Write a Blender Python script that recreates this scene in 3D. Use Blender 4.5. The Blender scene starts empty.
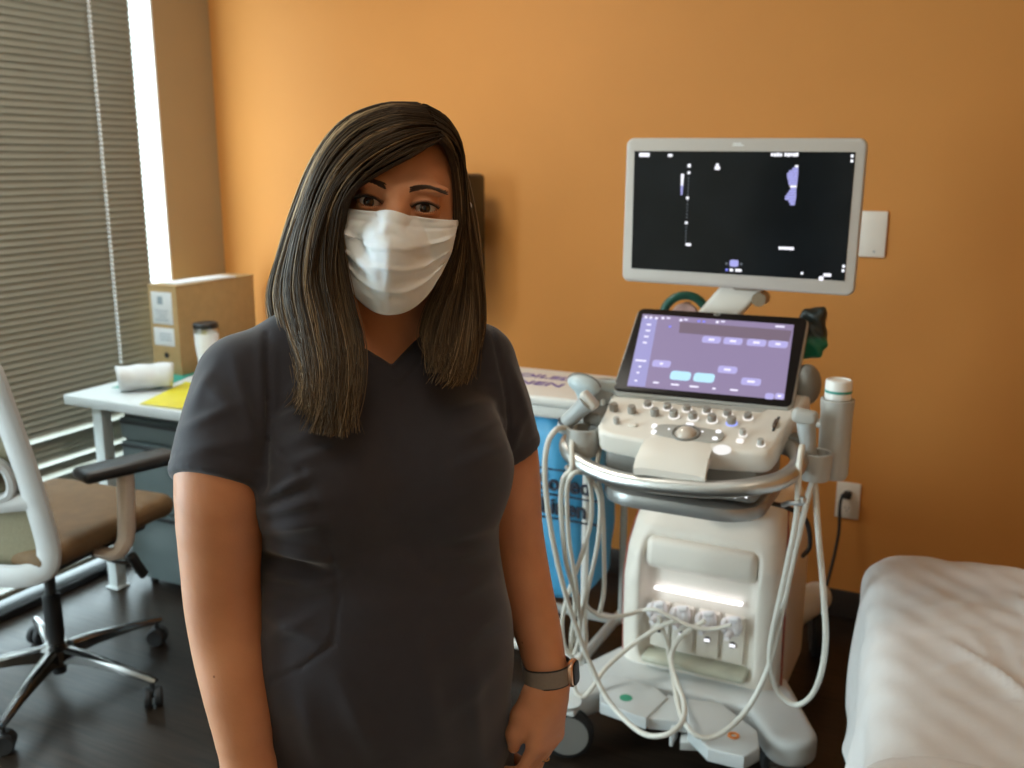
import bpy, bmesh, math, random
import numpy as np
from math import sin, cos, pi, radians, sqrt
from mathutils import Matrix, Vector
random.seed(7)
RNG = np.random.default_rng(11)
COL = bpy.context.scene.collection

# ------------------------------------------------------------------ photo camera
FOC, PITCH, HEAD, EYE = 980.0, radians(12.9), radians(26.3), 1.56
HD = np.array([-sin(HEAD), cos(HEAD), 0.0]); RT = np.array([cos(HEAD), sin(HEAD), 0.0]); UP = np.array([0, 0, 1.0])
FW = HD * cos(PITCH) - UP * sin(PITCH); CU = HD * sin(PITCH) + UP * cos(PITCH)
CAM = np.array([0.0, 0.0, EYE])

def _ray(px, py):
    return FW + RT * (px - 512) / FOC - CU * (py - 384) / FOC

def at(px, py, Y):
    """point of the room seen at (px, py) at distance Y along the room"""
    r = _ray(px, py); return CAM + r * (Y / r[1])

def atz(px, py, z):
    r = _ray(px, py); return CAM + r * ((z - EYE) / r[2])

PD = 1.22
def pl(px, py, y):
    """the same for the woman's own frame (x to the right, y away, z up)"""
    r = _ray(px, py); p = CAM + r * ((PD + y) / (r @ HD))
    return np.array([(p - CAM) @ RT, y, p[2]])

# ------------------------------------------------------------------ materials
def mat(name, col, rough=0.5, metal=0.0, var=0.06, vscale=18.0, bump=0.0, bscale=60.0, spec=0.5, emit=None, estr=0.0,
        trans=0.0, sss=0.0, sheen=0.0, stretch=None, coat=0.0):
    m = bpy.data.materials.new(name); m.use_nodes = True
    nt = m.node_tree; b = nt.nodes['Principled BSDF']
    b.inputs['Roughness'].default_value = rough; b.inputs['Metallic'].default_value = metal
    b.inputs['Specular IOR Level'].default_value = spec
    tc = nt.nodes.new('ShaderNodeTexCoord'); mp = nt.nodes.new('ShaderNodeMapping')
    nt.links.new(tc.outputs['Object'], mp.inputs['Vector'])
    if stretch: mp.inputs['Scale'].default_value = stretch
    n = nt.nodes.new('ShaderNodeTexNoise'); n.inputs['Scale'].default_value = vscale; n.inputs['Detail'].default_value = 4
    nt.links.new(mp.outputs['Vector'], n.inputs['Vector'])
    r = nt.nodes.new('ShaderNodeValToRGB')
    c = np.array(col[:3]); lo = np.clip(c * (1 - var), 0, 1); hi = np.clip(c * (1 + var), 0, 1)
    r.color_ramp.elements[0].position = 0.3; r.color_ramp.elements[1].position = 0.7
    r.color_ramp.elements[0].color = (*lo, 1); r.color_ramp.elements[1].color = (*hi, 1)
    nt.links.new(n.outputs['Fac'], r.inputs['Fac']); nt.links.new(r.outputs['Color'], b.inputs['Base Color'])
    if bump > 0:
        n2 = nt.nodes.new('ShaderNodeTexNoise'); n2.inputs['Scale'].default_value = bscale; n2.inputs['Detail'].default_value = 6
        nt.links.new(mp.outputs['Vector'], n2.inputs['Vector'])
        bp = nt.nodes.new('ShaderNodeBump'); bp.inputs['Strength'].default_value = bump; bp.inputs['Distance'].default_value = 0.01
        nt.links.new(n2.outputs['Fac'], bp.inputs['Height']); nt.links.new(bp.outputs['Normal'], b.inputs['Normal'])
    if emit:
        b.inputs['Emission Color'].default_value = (*emit, 1); b.inputs['Emission Strength'].default_value = estr
    if trans: b.inputs['Transmission Weight'].default_value = trans
    if sss:
        b.inputs['Subsurface Weight'].default_value = sss; b.inputs['Subsurface Radius'].default_value = (0.012, 0.005, 0.003)
        b.inputs['Subsurface Scale'].default_value = 1.0
    if sheen: b.inputs['Sheen Weight'].default_value = sheen
    if coat: b.inputs['Coat Weight'].default_value = coat; b.inputs['Coat Roughness'].default_value = 0.15
    return m

def glow(name, col, s):
    m = bpy.data.materials.new(name); m.use_nodes = True
    nt = m.node_tree; b = nt.nodes['Principled BSDF']
    b.inputs['Base Color'].default_value = (0.01, 0.01, 0.012, 1); b.inputs['Roughness'].default_value = 0.35
    b.inputs['Emission Color'].default_value = (*col, 1); b.inputs['Emission Strength'].default_value = s
    return m

# ------------------------------------------------------------------ mesh builder
def catmull(P, n=8, closed=False):
    P = np.asarray(P, float); out = []
    m = len(P); rng = range(m if closed else m - 1)
    for i in rng:
        if closed: a, b, c, d = P[(i - 1) % m], P[i], P[(i + 1) % m], P[(i + 2) % m]
        else:
            b, c = P[i], P[i + 1]
            a = P[i - 1] if i > 0 else 2 * b - c
            d = P[i + 2] if i + 2 < m else 2 * c - b
        for k in range(n):
            t = k / n
            out.append(0.5 * (2 * b + (c - a) * t + (2 * a - 5 * b + 4 * c - d) * t * t + (3 * b - a - 3 * c + d) * t ** 3))
    if not closed: out.append(P[-1])
    return np.array(out)

class MB:
    def __init__(s): s.v = []; s.f = []; s.m = []; s.n = 0
    def add(s, V, F, mi=0):
        V = np.asarray(V, float).reshape(-1, 3)
        s.v.append(V); s.f += [tuple(i + s.n for i in f) for f in F]; s.m += [mi] * len(F); s.n += len(V); return s
    def bm(s, bm, M=None, mi=0):
        if M is not None: bm.transform(M)
        bm.verts.ensure_lookup_table(); bm.verts.index_update()
        s.add([v.co[:] for v in bm.verts], [[v.index for v in f.verts] for f in bm.faces], mi); bm.free(); return s
    def box(s, c, d, r=0.0, seg=2, R=None, mi=0):
        """bevelled box, c centre, d full sizes"""
        bm = bmesh.new(); bmesh.ops.create_cube(bm, size=1.0)
        bmesh.ops.scale(bm, vec=d, verts=bm.verts)
        if r > 0: bmesh.ops.bevel(bm, geom=list(bm.edges), offset=min(r, min(d) * 0.49), segments=seg, profile=0.5, affect='EDGES')
        M = Matrix.Translation(Vector(c)) @ (R.to_4x4() if R is not None else Matrix.Identity(4))
        return s.bm(bm, M, mi)
    def prism(s, poly, h, M=None, r=0.0, seg=2, mi=0):
        """polygon in xy extruded 0..h along z, edges bevelled"""
        bm = bmesh.new(); vs = [bm.verts.new((p[0], p[1], 0)) for p in poly]
        f = bm.faces.new(vs); g = bmesh.ops.extrude_face_region(bm, geom=[f])
        bmesh.ops.translate(bm, vec=(0, 0, h), verts=[e for e in g['geom'] if isinstance(e, bmesh.types.BMVert)])
        bmesh.ops.recalc_face_normals(bm, faces=bm.faces)
        if r > 0:
            es = [e for e in bm.edges if abs(e.verts[0].co.z - e.verts[1].co.z) < 1e-7]
            bmesh.ops.bevel(bm, geom=es, offset=r, segments=seg, profile=0.5, affect='EDGES')
        return s.bm(bm, M, mi)
    def tube(s, P, r, n=10, smooth=0, closed=False, caps=True, mi=0, flat=1.0, upv=(0, 0, 1)):
        P = np.asarray(P, float)
        if smooth:
            rr = np.asarray(r, float) if np.ndim(r) else None
            if rr is not None: rr = np.interp(np.linspace(0, 1, (len(P) if closed else len(P) - 1) * smooth + (0 if closed else 1)), np.linspace(0, 1, len(P)), rr)
            P = catmull(P, smooth, closed)
            if rr is not None: r = rr
        m = len(P); R = np.full(m, r, float) if not np.ndim(r) else np.asarray(r, float)
        T = np.roll(P, -1, 0) - np.roll(P, 1, 0)
        if not closed: T[0] = P[1] - P[0]; T[-1] = P[-1] - P[-2]
        T /= np.linalg.norm(T, axis=1)[:, None] + 1e-12
        u = np.array(upv, float); u -= T[0] * (u @ T[0])
        if np.linalg.norm(u) < 1e-3: u = np.array([1.0, 0.2, 0]); u -= T[0] * (u @ T[0])
        u /= np.linalg.norm(u); V = []
        a = np.linspace(0, 2 * pi, n, endpoint=False)
        for i in range(m):
            u = u - T[i] * (u @ T[i]); u /= np.linalg.norm(u) + 1e-12
            w = np.cross(T[i], u)
            V.append(P[i] + R[i] * (np.cos(a)[:, None] * u * flat + np.sin(a)[:, None] * w))
        V = np.concatenate(V); F = []
        for i in range(m if closed else m - 1):
            j = (i + 1) % m
            for k in range(n):
                F.append((i * n + k, i * n + (k + 1) % n, j * n + (k + 1) % n, j * n + k))
        if caps and not closed:
            F.append(tuple(range(n - 1, -1, -1))); F.append(tuple((m - 1) * n + k for k in range(n)))
        return s.add(V, F, mi)
    def lathe(s, prof, c=(0, 0, 0), n=28, M=None, mi=0):
        """profile of (r, z) from bottom to top around z"""
        V = []; F = []; a = np.linspace(0, 2 * pi, n, endpoint=False)
        for r, z in prof:
            r = max(r, 1e-5); V.append(np.stack([r * np.cos(a), r * np.sin(a), np.full(n, z)], 1))
        V = np.concatenate(V)
        if M is not None: V = V @ np.array(M.to_3x3()).T
        V = V + np.asarray(c, float)
        m = len(prof)
        for i in range(m - 1):
            for k in range(n): F.append((i * n + k, i * n + (k + 1) % n, (i + 1) * n + (k + 1) % n, (i + 1) * n + k))
        F.append(tuple(range(n - 1, -1, -1))); F.append(tuple((m - 1) * n + k for k in range(n)))
        return s.add(V, F, mi)
    def ball(s, c, r, n=16, M=None, mi=0):
        r = np.array(r if np.ndim(r) else (r, r, r), float); V = []; F = []; h = n // 2
        V.append((0, 0, -1))
        for i in range(1, h):
            t = -pi / 2 + pi * i / h
            for k in range(n): V.append((cos(t) * cos(2 * pi * k / n), cos(t) * sin(2 * pi * k / n), sin(t)))
        V.append((0, 0, 1)); V = np.array(V) * r
        if M is not None: V = V @ np.array(M.to_3x3()).T
        for k in range(n): F.append((0, 1 + (k + 1) % n, 1 + k))
        for i in range(h - 2):
            for k in range(n):
                a, b = 1 + i * n + k, 1 + i * n + (k + 1) % n
                F.append((a, b, b + n, a + n))
        o = 1 + (h - 2) * n
        for k in range(n): F.append((o + k, o + (k + 1) % n, len(V) - 1))
        return s.add(V + np.asarray(c, float), F, mi)
    def grid(s, G, closed_u=False, mi=0, double=0.0):
        G = np.asarray(G, float); a, b = G.shape[:2]; F = []
        for i in range(a - 1):
            for j in range(b if closed_u else b - 1):
                F.append((i * b + j, i * b + (j + 1) % b, (i + 1) * b + (j + 1) % b, (i + 1) * b + j))
        return s.add(G.reshape(-1, 3), F, mi)
    def arrays(s): return np.concatenate(s.v), s.f, s.m

def rrect(w, h, r, n=5):
    pts = []
    for cx, cy, a0 in ((w / 2 - r, h / 2 - r, 0), (-w / 2 + r, h / 2 - r, 90), (-w / 2 + r, -h / 2 + r, 180), (w / 2 - r, -h / 2 + r, 270)):
        for k in range(n + 1):
            a = radians(a0 + 90 * k / n); pts.append((cx + r * cos(a), cy + r * sin(a)))
    return pts

def frame3(o, x, y):
    """matrix with origin o, local x / y directions (z = x cross y)"""
    x = Vector(x).normalized(); y = Vector(y); z = x.cross(y).normalized(); y = z.cross(x)
    M = Matrix((x, y, z)).transposed().to_4x4(); M.translation = Vector(o); return M

def rot(axis, deg): return Matrix.Rotation(radians(deg), 3, axis)

# ------------------------------------------------------------------ objects
ROOTM = {}
def _mats(me, m):
    for k in (m if isinstance(m, (list, tuple)) else [m]): me.materials.append(k)

def mesh_np(name, V, F, mi=None, quad=False):
    me = bpy.data.meshes.new(name)
    if quad:
        F = np.asarray(F, np.int32); nf = len(F); k = F.shape[1]
        me.vertices.add(len(V)); me.vertices.foreach_set('co', np.asarray(V, np.float32).ravel())
        me.loops.add(nf * k); me.loops.foreach_set('vertex_index', F.ravel())
        me.polygons.add(nf); me.polygons.foreach_set('loop_start', np.arange(0, nf * k, k, dtype=np.int32))
        me.update(calc_edges=True); me.validate()
    else:
        me.from_pydata([tuple(map(float, v)) for v in V], [], [tuple(map(int, f)) for f in F])
    if mi is not None and len(mi) == len(me.polygons): me.polygons.foreach_set('material_index', np.asarray(mi, np.int32))
    return me

def link(name, me, m, parent=None, ang=35, local=False):
    """one mesh object; geometry given in room coordinates unless local"""
    _mats(me, m)
    if parent is not None and not local: me.transform(ROOTM[parent.name].inverted())
    me.polygons.foreach_set('use_smooth', np.ones(len(me.polygons), bool))
    if ang: me.set_sharp_from_angle(angle=radians(ang))
    me.update()
    o = bpy.data.objects.new(name, me); COL.objects.link(o)
    if parent is not None:
        o.parent = parent; ROOTM[o.name] = ROOTM[parent.name]
    else: ROOTM[o.name] = Matrix.Identity(4)
    return o

def obj(name, mb, m, parent=None, ang=35, local=False, label=None):
    V, F, mi = mb.arrays()
    o = link(name, mesh_np(name, V, F, mi), m, parent, ang, local)
    if label: o['label'] = label
    return o

def setorigin(o, p):
    """move the origin of a top-level mesh object"""
    o.data.transform(Matrix.Translation(-Vector(p))); o.location = Vector(p)
    ROOTM[o.name] = Matrix.Translation(Vector(p)); return o

def tag(o, label, cat, group=None):
    o['label'] = label; o['category'] = cat
    if group: o['group'] = group
    return o

def thing(name, label, cat, loc, rz=0.0, group=None):
    o = bpy.data.objects.new(name, None); COL.objects.link(o); o.empty_display_size = 0.1
    o.location = Vector(loc); o.rotation_euler = (0, 0, rz)
    ROOTM[o.name] = Matrix.Translation(Vector(loc)) @ Matrix.Rotation(rz, 4, 'Z')
    return tag(o, label, cat, group)

def struct(name, mb, m, parent=None, ang=35):
    o = obj(name, mb, m, parent, ang)
    if parent is None: o['kind'] = 'structure'
    return o

def text_mb(txt, size, M, depth=0.0008, mi=0, mb=None, bold=0.0, sx=1.0):
    cu = bpy.data.curves.new('lettering', 'FONT'); cu.body = txt; cu.size = size; cu.extrude = depth; cu.offset = bold; cu.align_x = 'CENTER'; cu.align_y = 'CENTER'
    o = bpy.data.objects.new('lettering', cu); COL.objects.link(o)
    dg = bpy.context.evaluated_depsgraph_get(); dg.update()
    me = bpy.data.meshes.new_from_object(o.evaluated_get(dg))
    V = np.array([v.co[:] for v in me.vertices]); F = [tuple(p.vertices) for p in me.polygons]
    V[:, 0] *= sx
    V = V @ np.array(M.to_3x3()).T + np.array(M.translation)
    bpy.data.objects.remove(o); bpy.data.curves.remove(cu); bpy.data.meshes.remove(me)
    mb = mb or MB(); mb.add(V, F, mi); return mb

# ------------------------------------------------------------------ signed distance modelling
def smin(a, b, k):
    if k <= 0: return np.minimum(a, b)
    h = np.maximum(k - np.abs(a - b), 0) / k
    return np.minimum(a, b) - h * h * k * 0.25
def smax(a, b, k): return -smin(-a, -b, k)

class Field:
    def __init__(s, xs, ys, zs):
        s.a = [np.asarray(q, np.float32) for q in (xs, ys, zs)]
        s.F = np.full([len(q) for q in s.a], 1.0, np.float32)
    def _sub(s, lo, hi):
        sl = []
        for q, l, h in zip(s.a, lo, hi):
            i = max(np.searchsorted(q, l) - 1, 0); j = min(np.searchsorted(q, h) + 1, len(q)); sl.append(slice(i, max(j, i)))
        return tuple(sl), s.a[0][sl[0]][:, None, None], s.a[1][sl[1]][None, :, None], s.a[2][sl[2]][None, None, :]
    def op(s, fn, lo, hi, k=0.0, cut=False, pad=0.02):
        lo = np.asarray(lo, float) - k - pad; hi = np.asarray(hi, float) + k + pad
        sl, X, Y, Z = s._sub(lo, hi)
        if 0 in s.F[sl].shape: return s
        d = fn(X, Y, Z).astype(np.float32)
        s.F[sl] = smax(s.F[sl], -d, k) if cut else smin(s.F[sl], d, k)
        return s
    def cap(s, p, q, r0, r1=None, k=0.0, cut=False):
        r1 = r0 if r1 is None else r1
        p = np.asarray(p, float); q = np.asarray(q, float); d = q - p; L2 = d @ d + 1e-12; R = max(r0, r1)
        def fn(X, Y, Z):
            t = np.clip(((X - p[0]) * d[0] + (Y - p[1]) * d[1] + (Z - p[2]) * d[2]) / L2, 0, 1)
            return np.sqrt((X - p[0] - t * d[0]) ** 2 + (Y - p[1] - t * d[1]) ** 2 + (Z - p[2] - t * d[2]) ** 2) - (r0 + (r1 - r0) * t)
        return s.op(fn, np.minimum(p, q) - R, np.maximum(p, q) + R, k, cut)
    def chain(s, P, R, k=0.0):
        for i in range(len(P) - 1): s.cap(P[i], P[i + 1], R[i], R[i + 1], k if i == 0 else min(k, 0.012) if k else 0)
        return s
    def ell(s, c, r, k=0.0, cut=False, M=None):
        c = np.asarray(c, float); r = np.asarray(r, float); B = r if M is None else np.full(3, r.max())
        A = None if M is None else np.array(M.to_3x3()).T
        def fn(X, Y, Z):
            x, y, z = X - c[0], Y - c[1], Z - c[2]
            if A is not None: x, y, z = (A[i, 0] * x + A[i, 1] * y + A[i, 2] * z for i in range(3))
            k0 = np.sqrt((x / r[0]) ** 2 + (y / r[1]) ** 2 + (z / r[2]) ** 2)
            k1 = np.sqrt((x / r[0] ** 2) ** 2 + (y / r[1] ** 2) ** 2 + (z / r[2] ** 2) ** 2)
            return k0 * (k0 - 1) / (k1 + 1e-9)
        return s.op(fn, c - B, c + B, k, cut)
    def rbox(s, c, h, r=0.0, k=0.0, cut=False, M=None):
        c = np.asarray(c, float); h = np.asarray(h, float)
        B = h if M is None else np.full(3, np.linalg.norm(h)); A = None if M is None else np.array(M.to_3x3()).T
        def fn(X, Y, Z):
            x, y, z = X - c[0], Y - c[1], Z - c[2]
            if A is not None: x, y, z = (A[i, 0] * x + A[i, 1] * y + A[i, 2] * z for i in range(3))
            qx, qy, qz = np.abs(x) - h[0] + r, np.abs(y) - h[1] + r, np.abs(z) - h[2] + r
            return np.sqrt(np.maximum(qx, 0) ** 2 + np.maximum(qy, 0) ** 2 + np.maximum(qz, 0) ** 2) + np.minimum(np.maximum(np.maximum(qx, qy), qz), 0) - r
        return s.op(fn, c - B, c + B, k, cut)
    def mesh(s):
        F = s.F; nx, ny, nz = F.shape; S = F < 0
        c = [S[i:nx - 1 + i, j:ny - 1 + j, k:nz - 1 + k] for i in (0, 1) for j in (0, 1) for k in (0, 1)]
        anyc = np.zeros_like(c[0]); allc = np.ones_like(c[0])
        for q in c: anyc |= q; allc &= q
        act = anyc & ~allc
        I = np.argwhere(act); idx = np.full(act.shape, -1, np.int64); idx[act] = np.arange(len(I))
        acc = np.zeros((len(I), 3)); cnt = np.zeros(len(I))
        corners = [(i, j, k) for i in (0, 1) for j in (0, 1) for k in (0, 1)]
        pos = {}; val = {}
        for co in corners:
            J = I + np.array(co); val[co] = F[J[:, 0], J[:, 1], J[:, 2]].astype(float)
            pos[co] = np.stack([s.a[0][J[:, 0]], s.a[1][J[:, 1]], s.a[2][J[:, 2]]], 1).astype(float)
        for a in corners:
            for d in range(3):
                if a[d] == 0:
                    b = list(a); b[d] = 1; b = tuple(b)
                    va, vb = val[a], val[b]; x = (va < 0) != (vb < 0)
                    t = np.where(x, va / np.where(x, va - vb, 1), 0)
                    acc += np.where(x[:, None], pos[a] + (pos[b] - pos[a]) * t[:, None], 0); cnt += x
        V = acc / cnt[:, None]; Q = []
        for d in range(3):
            o = [q for q in range(3) if q != d]
            lo = [slice(None)] * 3; hi = [slice(None)] * 3; lo[d] = slice(0, -1); hi[d] = slice(1, None)
            for q in o: lo[q] = slice(1, -1); hi[q] = slice(1, -1)
            A, B = S[tuple(lo)], S[tuple(hi)]
            E = np.argwhere(A != B); fl = A[A != B]
            off = np.zeros(3, int); off[o[0]] = 1; off[o[1]] = 1; E = E + off
            def cell(da, db):
                G = E.copy(); G[:, o[0]] += da; G[:, o[1]] += db; return idx[G[:, 0], G[:, 1], G[:, 2]]
            q = np.stack([cell(-1, -1), cell(0, -1), cell(0, 0), cell(-1, 0)], 1)
            if d == 1: fl = ~fl
            q = np.where(fl[:, None], q, q[:, ::-1]); Q.append(q)
        Q = np.concatenate(Q); Q = Q[(Q >= 0).all(1)]
        return V, Q

def relax(V, Q, it=1, lam=0.5):
    n = len(V)
    E = np.concatenate([Q[:, [0, 1]], Q[:, [1, 2]], Q[:, [2, 3]], Q[:, [3, 0]]])
    for _ in range(it):
        acc = np.zeros_like(V); c = np.zeros(n)
        for a, b in ((0, 1), (1, 0)):
            for d in range(3): acc[:, d] += np.bincount(E[:, a], V[E[:, b], d], n)
            c += np.bincount(E[:, a], minlength=n)
        V = V + lam * (acc / np.maximum(c, 1)[:, None] - V)
    return V

def normals(V, Q):
    n = np.cross(V[Q[:, 2]] - V[Q[:, 0]], V[Q[:, 3]] - V[Q[:, 1]]); N = np.zeros_like(V)
    for k in range(4):
        for d in range(3): N[:, d] += np.bincount(Q[:, k], n[:, d], len(V))
    return N / (np.linalg.norm(N, axis=1)[:, None] + 1e-12)

def to_px(V):
    P = V - CAM; d = P @ FW; return np.stack([512 + FOC * (P @ RT) / d, 384 - FOC * (P @ CU) / d], 1)

def pxfolds(V, N, W, WN, segs):
    """cloth folds on the side facing the room: segs (x0, y0, x1, y1, width px, height m)"""
    X = to_px(W); face = np.clip(((CAM - W) * WN).sum(1) / np.linalg.norm(CAM - W, axis=1) * 4, 0, 1); D = np.zeros(len(V))
    for x0, y0, x1, y1, w, h in segs:
        p = np.array((x0, y0), float); d = np.array((x1 - x0, y1 - y0), float)
        t = np.clip(((X - p) @ d) / (d @ d), 0, 1); r = np.linalg.norm(X - p - t[:, None] * d, axis=1)
        D += h * np.exp(-(r / w) ** 2) * (np.ones(len(V)) if w < 3 else .3 + .7 * np.sin(pi * np.clip(t, .02, .98)))
    return V + N * (D * face)[:, None]

def folds(V, N, segs):
    """cloth folds: each seg (p, q, width, height) raises a ridge along p-q"""
    D = np.zeros(len(V))
    for p, q, w, h in segs:
        p = np.asarray(p, float); q = np.asarray(q, float); d = q - p
        t = np.clip(((V - p) @ d) / (d @ d), 0, 1)
        r = np.linalg.norm(V - p - t[:, None] * d, axis=1)
        D += h * np.exp(-(r / w) ** 2) * (0.35 + 0.65 * np.sin(pi * np.clip(t, 0.02, 0.98)))
    return V + N * D[:, None]

def sdf_obj(name, F, m, parent=None, local=False, it=1, post=None, label=None, keep=None):
    V, Q = F.mesh(); V = relax(V, Q, it)
    if keep:
        k = keep(V); Q = Q[k[Q].all(1)]; u, inv = np.unique(Q, return_inverse=True); V = V[u]; Q = inv.reshape(Q.shape)
    if post: V = post(V, Q)
    o = link(name, mesh_np(name, V, Q, quad=True), m, parent, ang=None, local=local)
    if label: o['label'] = label
    return o
def slab(p, q, r0, r1, z0, z1, e):
    """flat bar with round ends in plan and softly rounded edges"""
    p = np.asarray(p, float); q = np.asarray(q, float); d = q - p; L2 = d @ d
    def fn(X, Y, Z):
        t = np.clip(((X - p[0]) * d[0] + (Y - p[1]) * d[1]) / L2, 0, 1)
        a = np.sqrt((X - p[0] - t * d[0]) ** 2 + (Y - p[1] - t * d[1]) ** 2) - (r0 + (r1 - r0) * t) + e
        b = np.abs(Z - (z0 + z1) / 2) - (z1 - z0) / 2 + e
        return np.sqrt(np.maximum(a, 0) ** 2 + np.maximum(b, 0) ** 2) + np.minimum(np.maximum(a, b), 0) - e
    R = max(r0, r1); return fn, (min(p[0], q[0]) - R, min(p[1], q[1]) - R, z0), (max(p[0], q[0]) + R, max(p[1], q[1]) + R, z1)
def lin(a, b, s): return np.linspace(a, b, max(2, int(round((b - a) / s)) + 1))
EXPOSURE = 0.10
# ------------------------------------------------------------------ room shell
XL, YB, ZC = -3.08, 3.35, 2.7
XR, YF = 1.7, -1.7
WY0, WY1, WZ0, WZ1 = -1.0, 3.037, 0.03, 2.45       # window opening in the left wall

def floor_mat():
    m = bpy.data.materials.new('dark_wood_planks'); m.use_nodes = True; nt = m.node_tree; b = nt.nodes['Principled BSDF']
    tc = nt.nodes.new('ShaderNodeTexCoord'); mp = nt.nodes.new('ShaderNodeMapping'); mp.inputs['Rotation'].default_value = (0, 0, radians(8))
    nt.links.new(tc.outputs['Object'], mp.inputs['Vector'])
    br = nt.nodes.new('ShaderNodeTexBrick'); br.inputs['Scale'].default_value = 1.0
    br.inputs['Brick Width'].default_value = 1.2; br.inputs['Row Height'].default_value = 0.15; br.inputs['Mortar Size'].default_value = 0.0015
    br.inputs['Color1'].default_value = (0.015, 0.0105, 0.008, 1); br.inputs['Color2'].default_value = (0.026, 0.019, 0.014, 1); br.inputs['Mortar'].default_value = (0.012, 0.01, 0.008, 1)
    nt.links.new(mp.outputs['Vector'], br.inputs['Vector'])
    mp2 = nt.nodes.new('ShaderNodeMapping'); mp2.inputs['Scale'].default_value = (1.5, 26, 1); mp2.inputs['Rotation'].default_value = (0, 0, radians(8))
    nt.links.new(tc.outputs['Object'], mp2.inputs['Vector'])
    n = nt.nodes.new('ShaderNodeTexNoise'); n.inputs['Scale'].default_value = 3.0; n.inputs['Detail'].default_value = 8; n.inputs['Distortion'].default_value = 0.6
    nt.links.new(mp2.outputs['Vector'], n.inputs['Vector'])
    mx = nt.nodes.new('ShaderNodeMix'); mx.data_type = 'RGBA'; mx.blend_type = 'MULTIPLY'; mx.inputs['Factor'].default_value = 0.75
    r = nt.nodes.new('ShaderNodeValToRGB'); r.color_ramp.elements[0].position = 0.3; r.color_ramp.elements[1].position = 0.72
    r.color_ramp.elements[0].color = (0.30, 0.27, 0.25, 1); r.color_ramp.elements[1].color = (1.75, 1.55, 1.35, 1)
    nt.links.new(n.outputs['Fac'], r.inputs['Fac']); nt.links.new(br.outputs['Color'], mx.inputs[6]); nt.links.new(r.outputs['Color'], mx.inputs[7])
    nt.links.new(mx.outputs[2], b.inputs['Base Color']); b.inputs['Roughness'].default_value = 0.30; b.inputs['Specular IOR Level'].default_value = 0.35
    bp = nt.nodes.new('ShaderNodeBump'); bp.inputs['Strength'].default_value = 0.15; bp.inputs['Distance'].default_value = 0.004
    nt.links.new(n.outputs['Fac'], bp.inputs['Height']); nt.links.new(bp.outputs['Normal'], b.inputs['Normal'])
    return m

M_floor = floor_mat()
M_orange = mat('orange_paint', (0.62, 0.262, 0.062), 0.62, var=0.03, vscale=2.5, bump=0.06, bscale=260, spec=0.3)
M_tan = mat('tan_paint', (0.38, 0.27, 0.145), 0.6, var=0.03, vscale=3, bump=0.06, bscale=260, spec=0.3)
M_cream = mat('cream_paint', (0.62, 0.50, 0.36), 0.7, var=0.03, vscale=3, bump=0.05, bscale=200)
M_ceil = mat('ceiling_white', (0.72, 0.68, 0.6), 0.85, var=0.04, vscale=40, bump=0.1, bscale=150)
M_base = mat('dark_rubber_base', (0.03, 0.022, 0.018), 0.5)
M_white = mat('white_trim', (0.78, 0.78, 0.76), 0.4, var=0.03)
M_black = mat('black_plastic', (0.012, 0.012, 0.013), 0.42, var=0.2)
M_rubber = mat('black_rubber', (0.014, 0.014, 0.015), 0.65, var=0.2)
M_steel = mat('brushed_steel', (0.62, 0.62, 0.6), 0.28, 1.0, var=0.05, vscale=8)
M_dmetal = mat('dark_polished_metal', (0.22, 0.21, 0.20), 0.22, 1.0, var=0.04)
M_chrome = mat('chrome', (0.75, 0.75, 0.76), 0.12, 1.0, var=0.03)

struct('floor', MB().box(((XL + XR) / 2 - 0.1, (YB + YF) / 2, -0.05), (XR - XL + 0.6, YB - YF + 0.4, 0.1)), M_floor)
struct('ceiling', MB().box(((XL + XR) / 2, (YB + YF) / 2, ZC + 0.05), (XR - XL + 0.6, YB - YF + 0.4, 0.1)), M_ceil)
struct('wall_back', MB().box(((XL + XR) / 2, YB + 0.05, ZC / 2), (XR - XL + 0.4, 0.1, ZC)), M_orange)
struct('wall_right', MB().box((XR + 0.05, (YB + YF) / 2, ZC / 2), (0.1, YB - YF, ZC)), M_orange)
struct('wall_front', MB().box(((XL + XR) / 2, YF - 0.05, ZC / 2), (XR - XL + 0.4, 0.1, ZC)), M_cream)
wl = MB()
wl.box((XL - 0.1, (WY1 + YB) / 2, ZC / 2), (0.2, YB - WY1, ZC)).box((XL - 0.1, (YF + WY0) / 2, ZC / 2), (0.2, WY0 - YF, ZC))
wl.box((XL - 0.1, (WY0 + WY1) / 2, (WZ1 + ZC) / 2), (0.2, WY1 - WY0, ZC - WZ1))
struct('wall_left', wl, M_tan)
struct('baseboard_back', MB().box(((XL + XR) / 2, YB - 0.006, 0.05), (XR - XL, 0.012, 0.1), 0.004), M_base)
struct('baseboard_left', MB().box((XL + 0.006, (WY1 + YB) / 2, 0.05), (0.012, YB - WY1 - 0.02, 0.1), 0.004), M_base)

# window: white liner, frame, glass, dark sill track
M_glass = bpy.data.materials.new('window_glass'); M_glass.use_nodes = True
_nt = M_glass.node_tree; _nt.nodes.remove(_nt.nodes['Principled BSDF'])
_t = _nt.nodes.new('ShaderNodeBsdfTransparent'); _t.inputs['Color'].default_value = (0.93, 0.97, 0.95, 1)
_g = _nt.nodes.new('ShaderNodeBsdfGlossy'); _g.inputs['Roughness'].default_value = 0.02
_x = _nt.nodes.new('ShaderNodeMixShader'); _x.inputs[0].default_value = 0.06
_nt.links.new(_t.outputs[0], _x.inputs[1]); _nt.links.new(_g.outputs[0], _x.inputs[2])
_nt.links.new(_x.outputs[0], _nt.nodes['Material Output'].inputs['Surface'])
w = MB(); yc, zc = (WY0 + WY1) / 2, (WZ0 + WZ1) / 2
for y in (WY0 + 0.006, WY1 - 0.006): w.box((XL - 0.095, y, zc), (0.19, 0.012, WZ1 - WZ0), 0.002)
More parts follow.
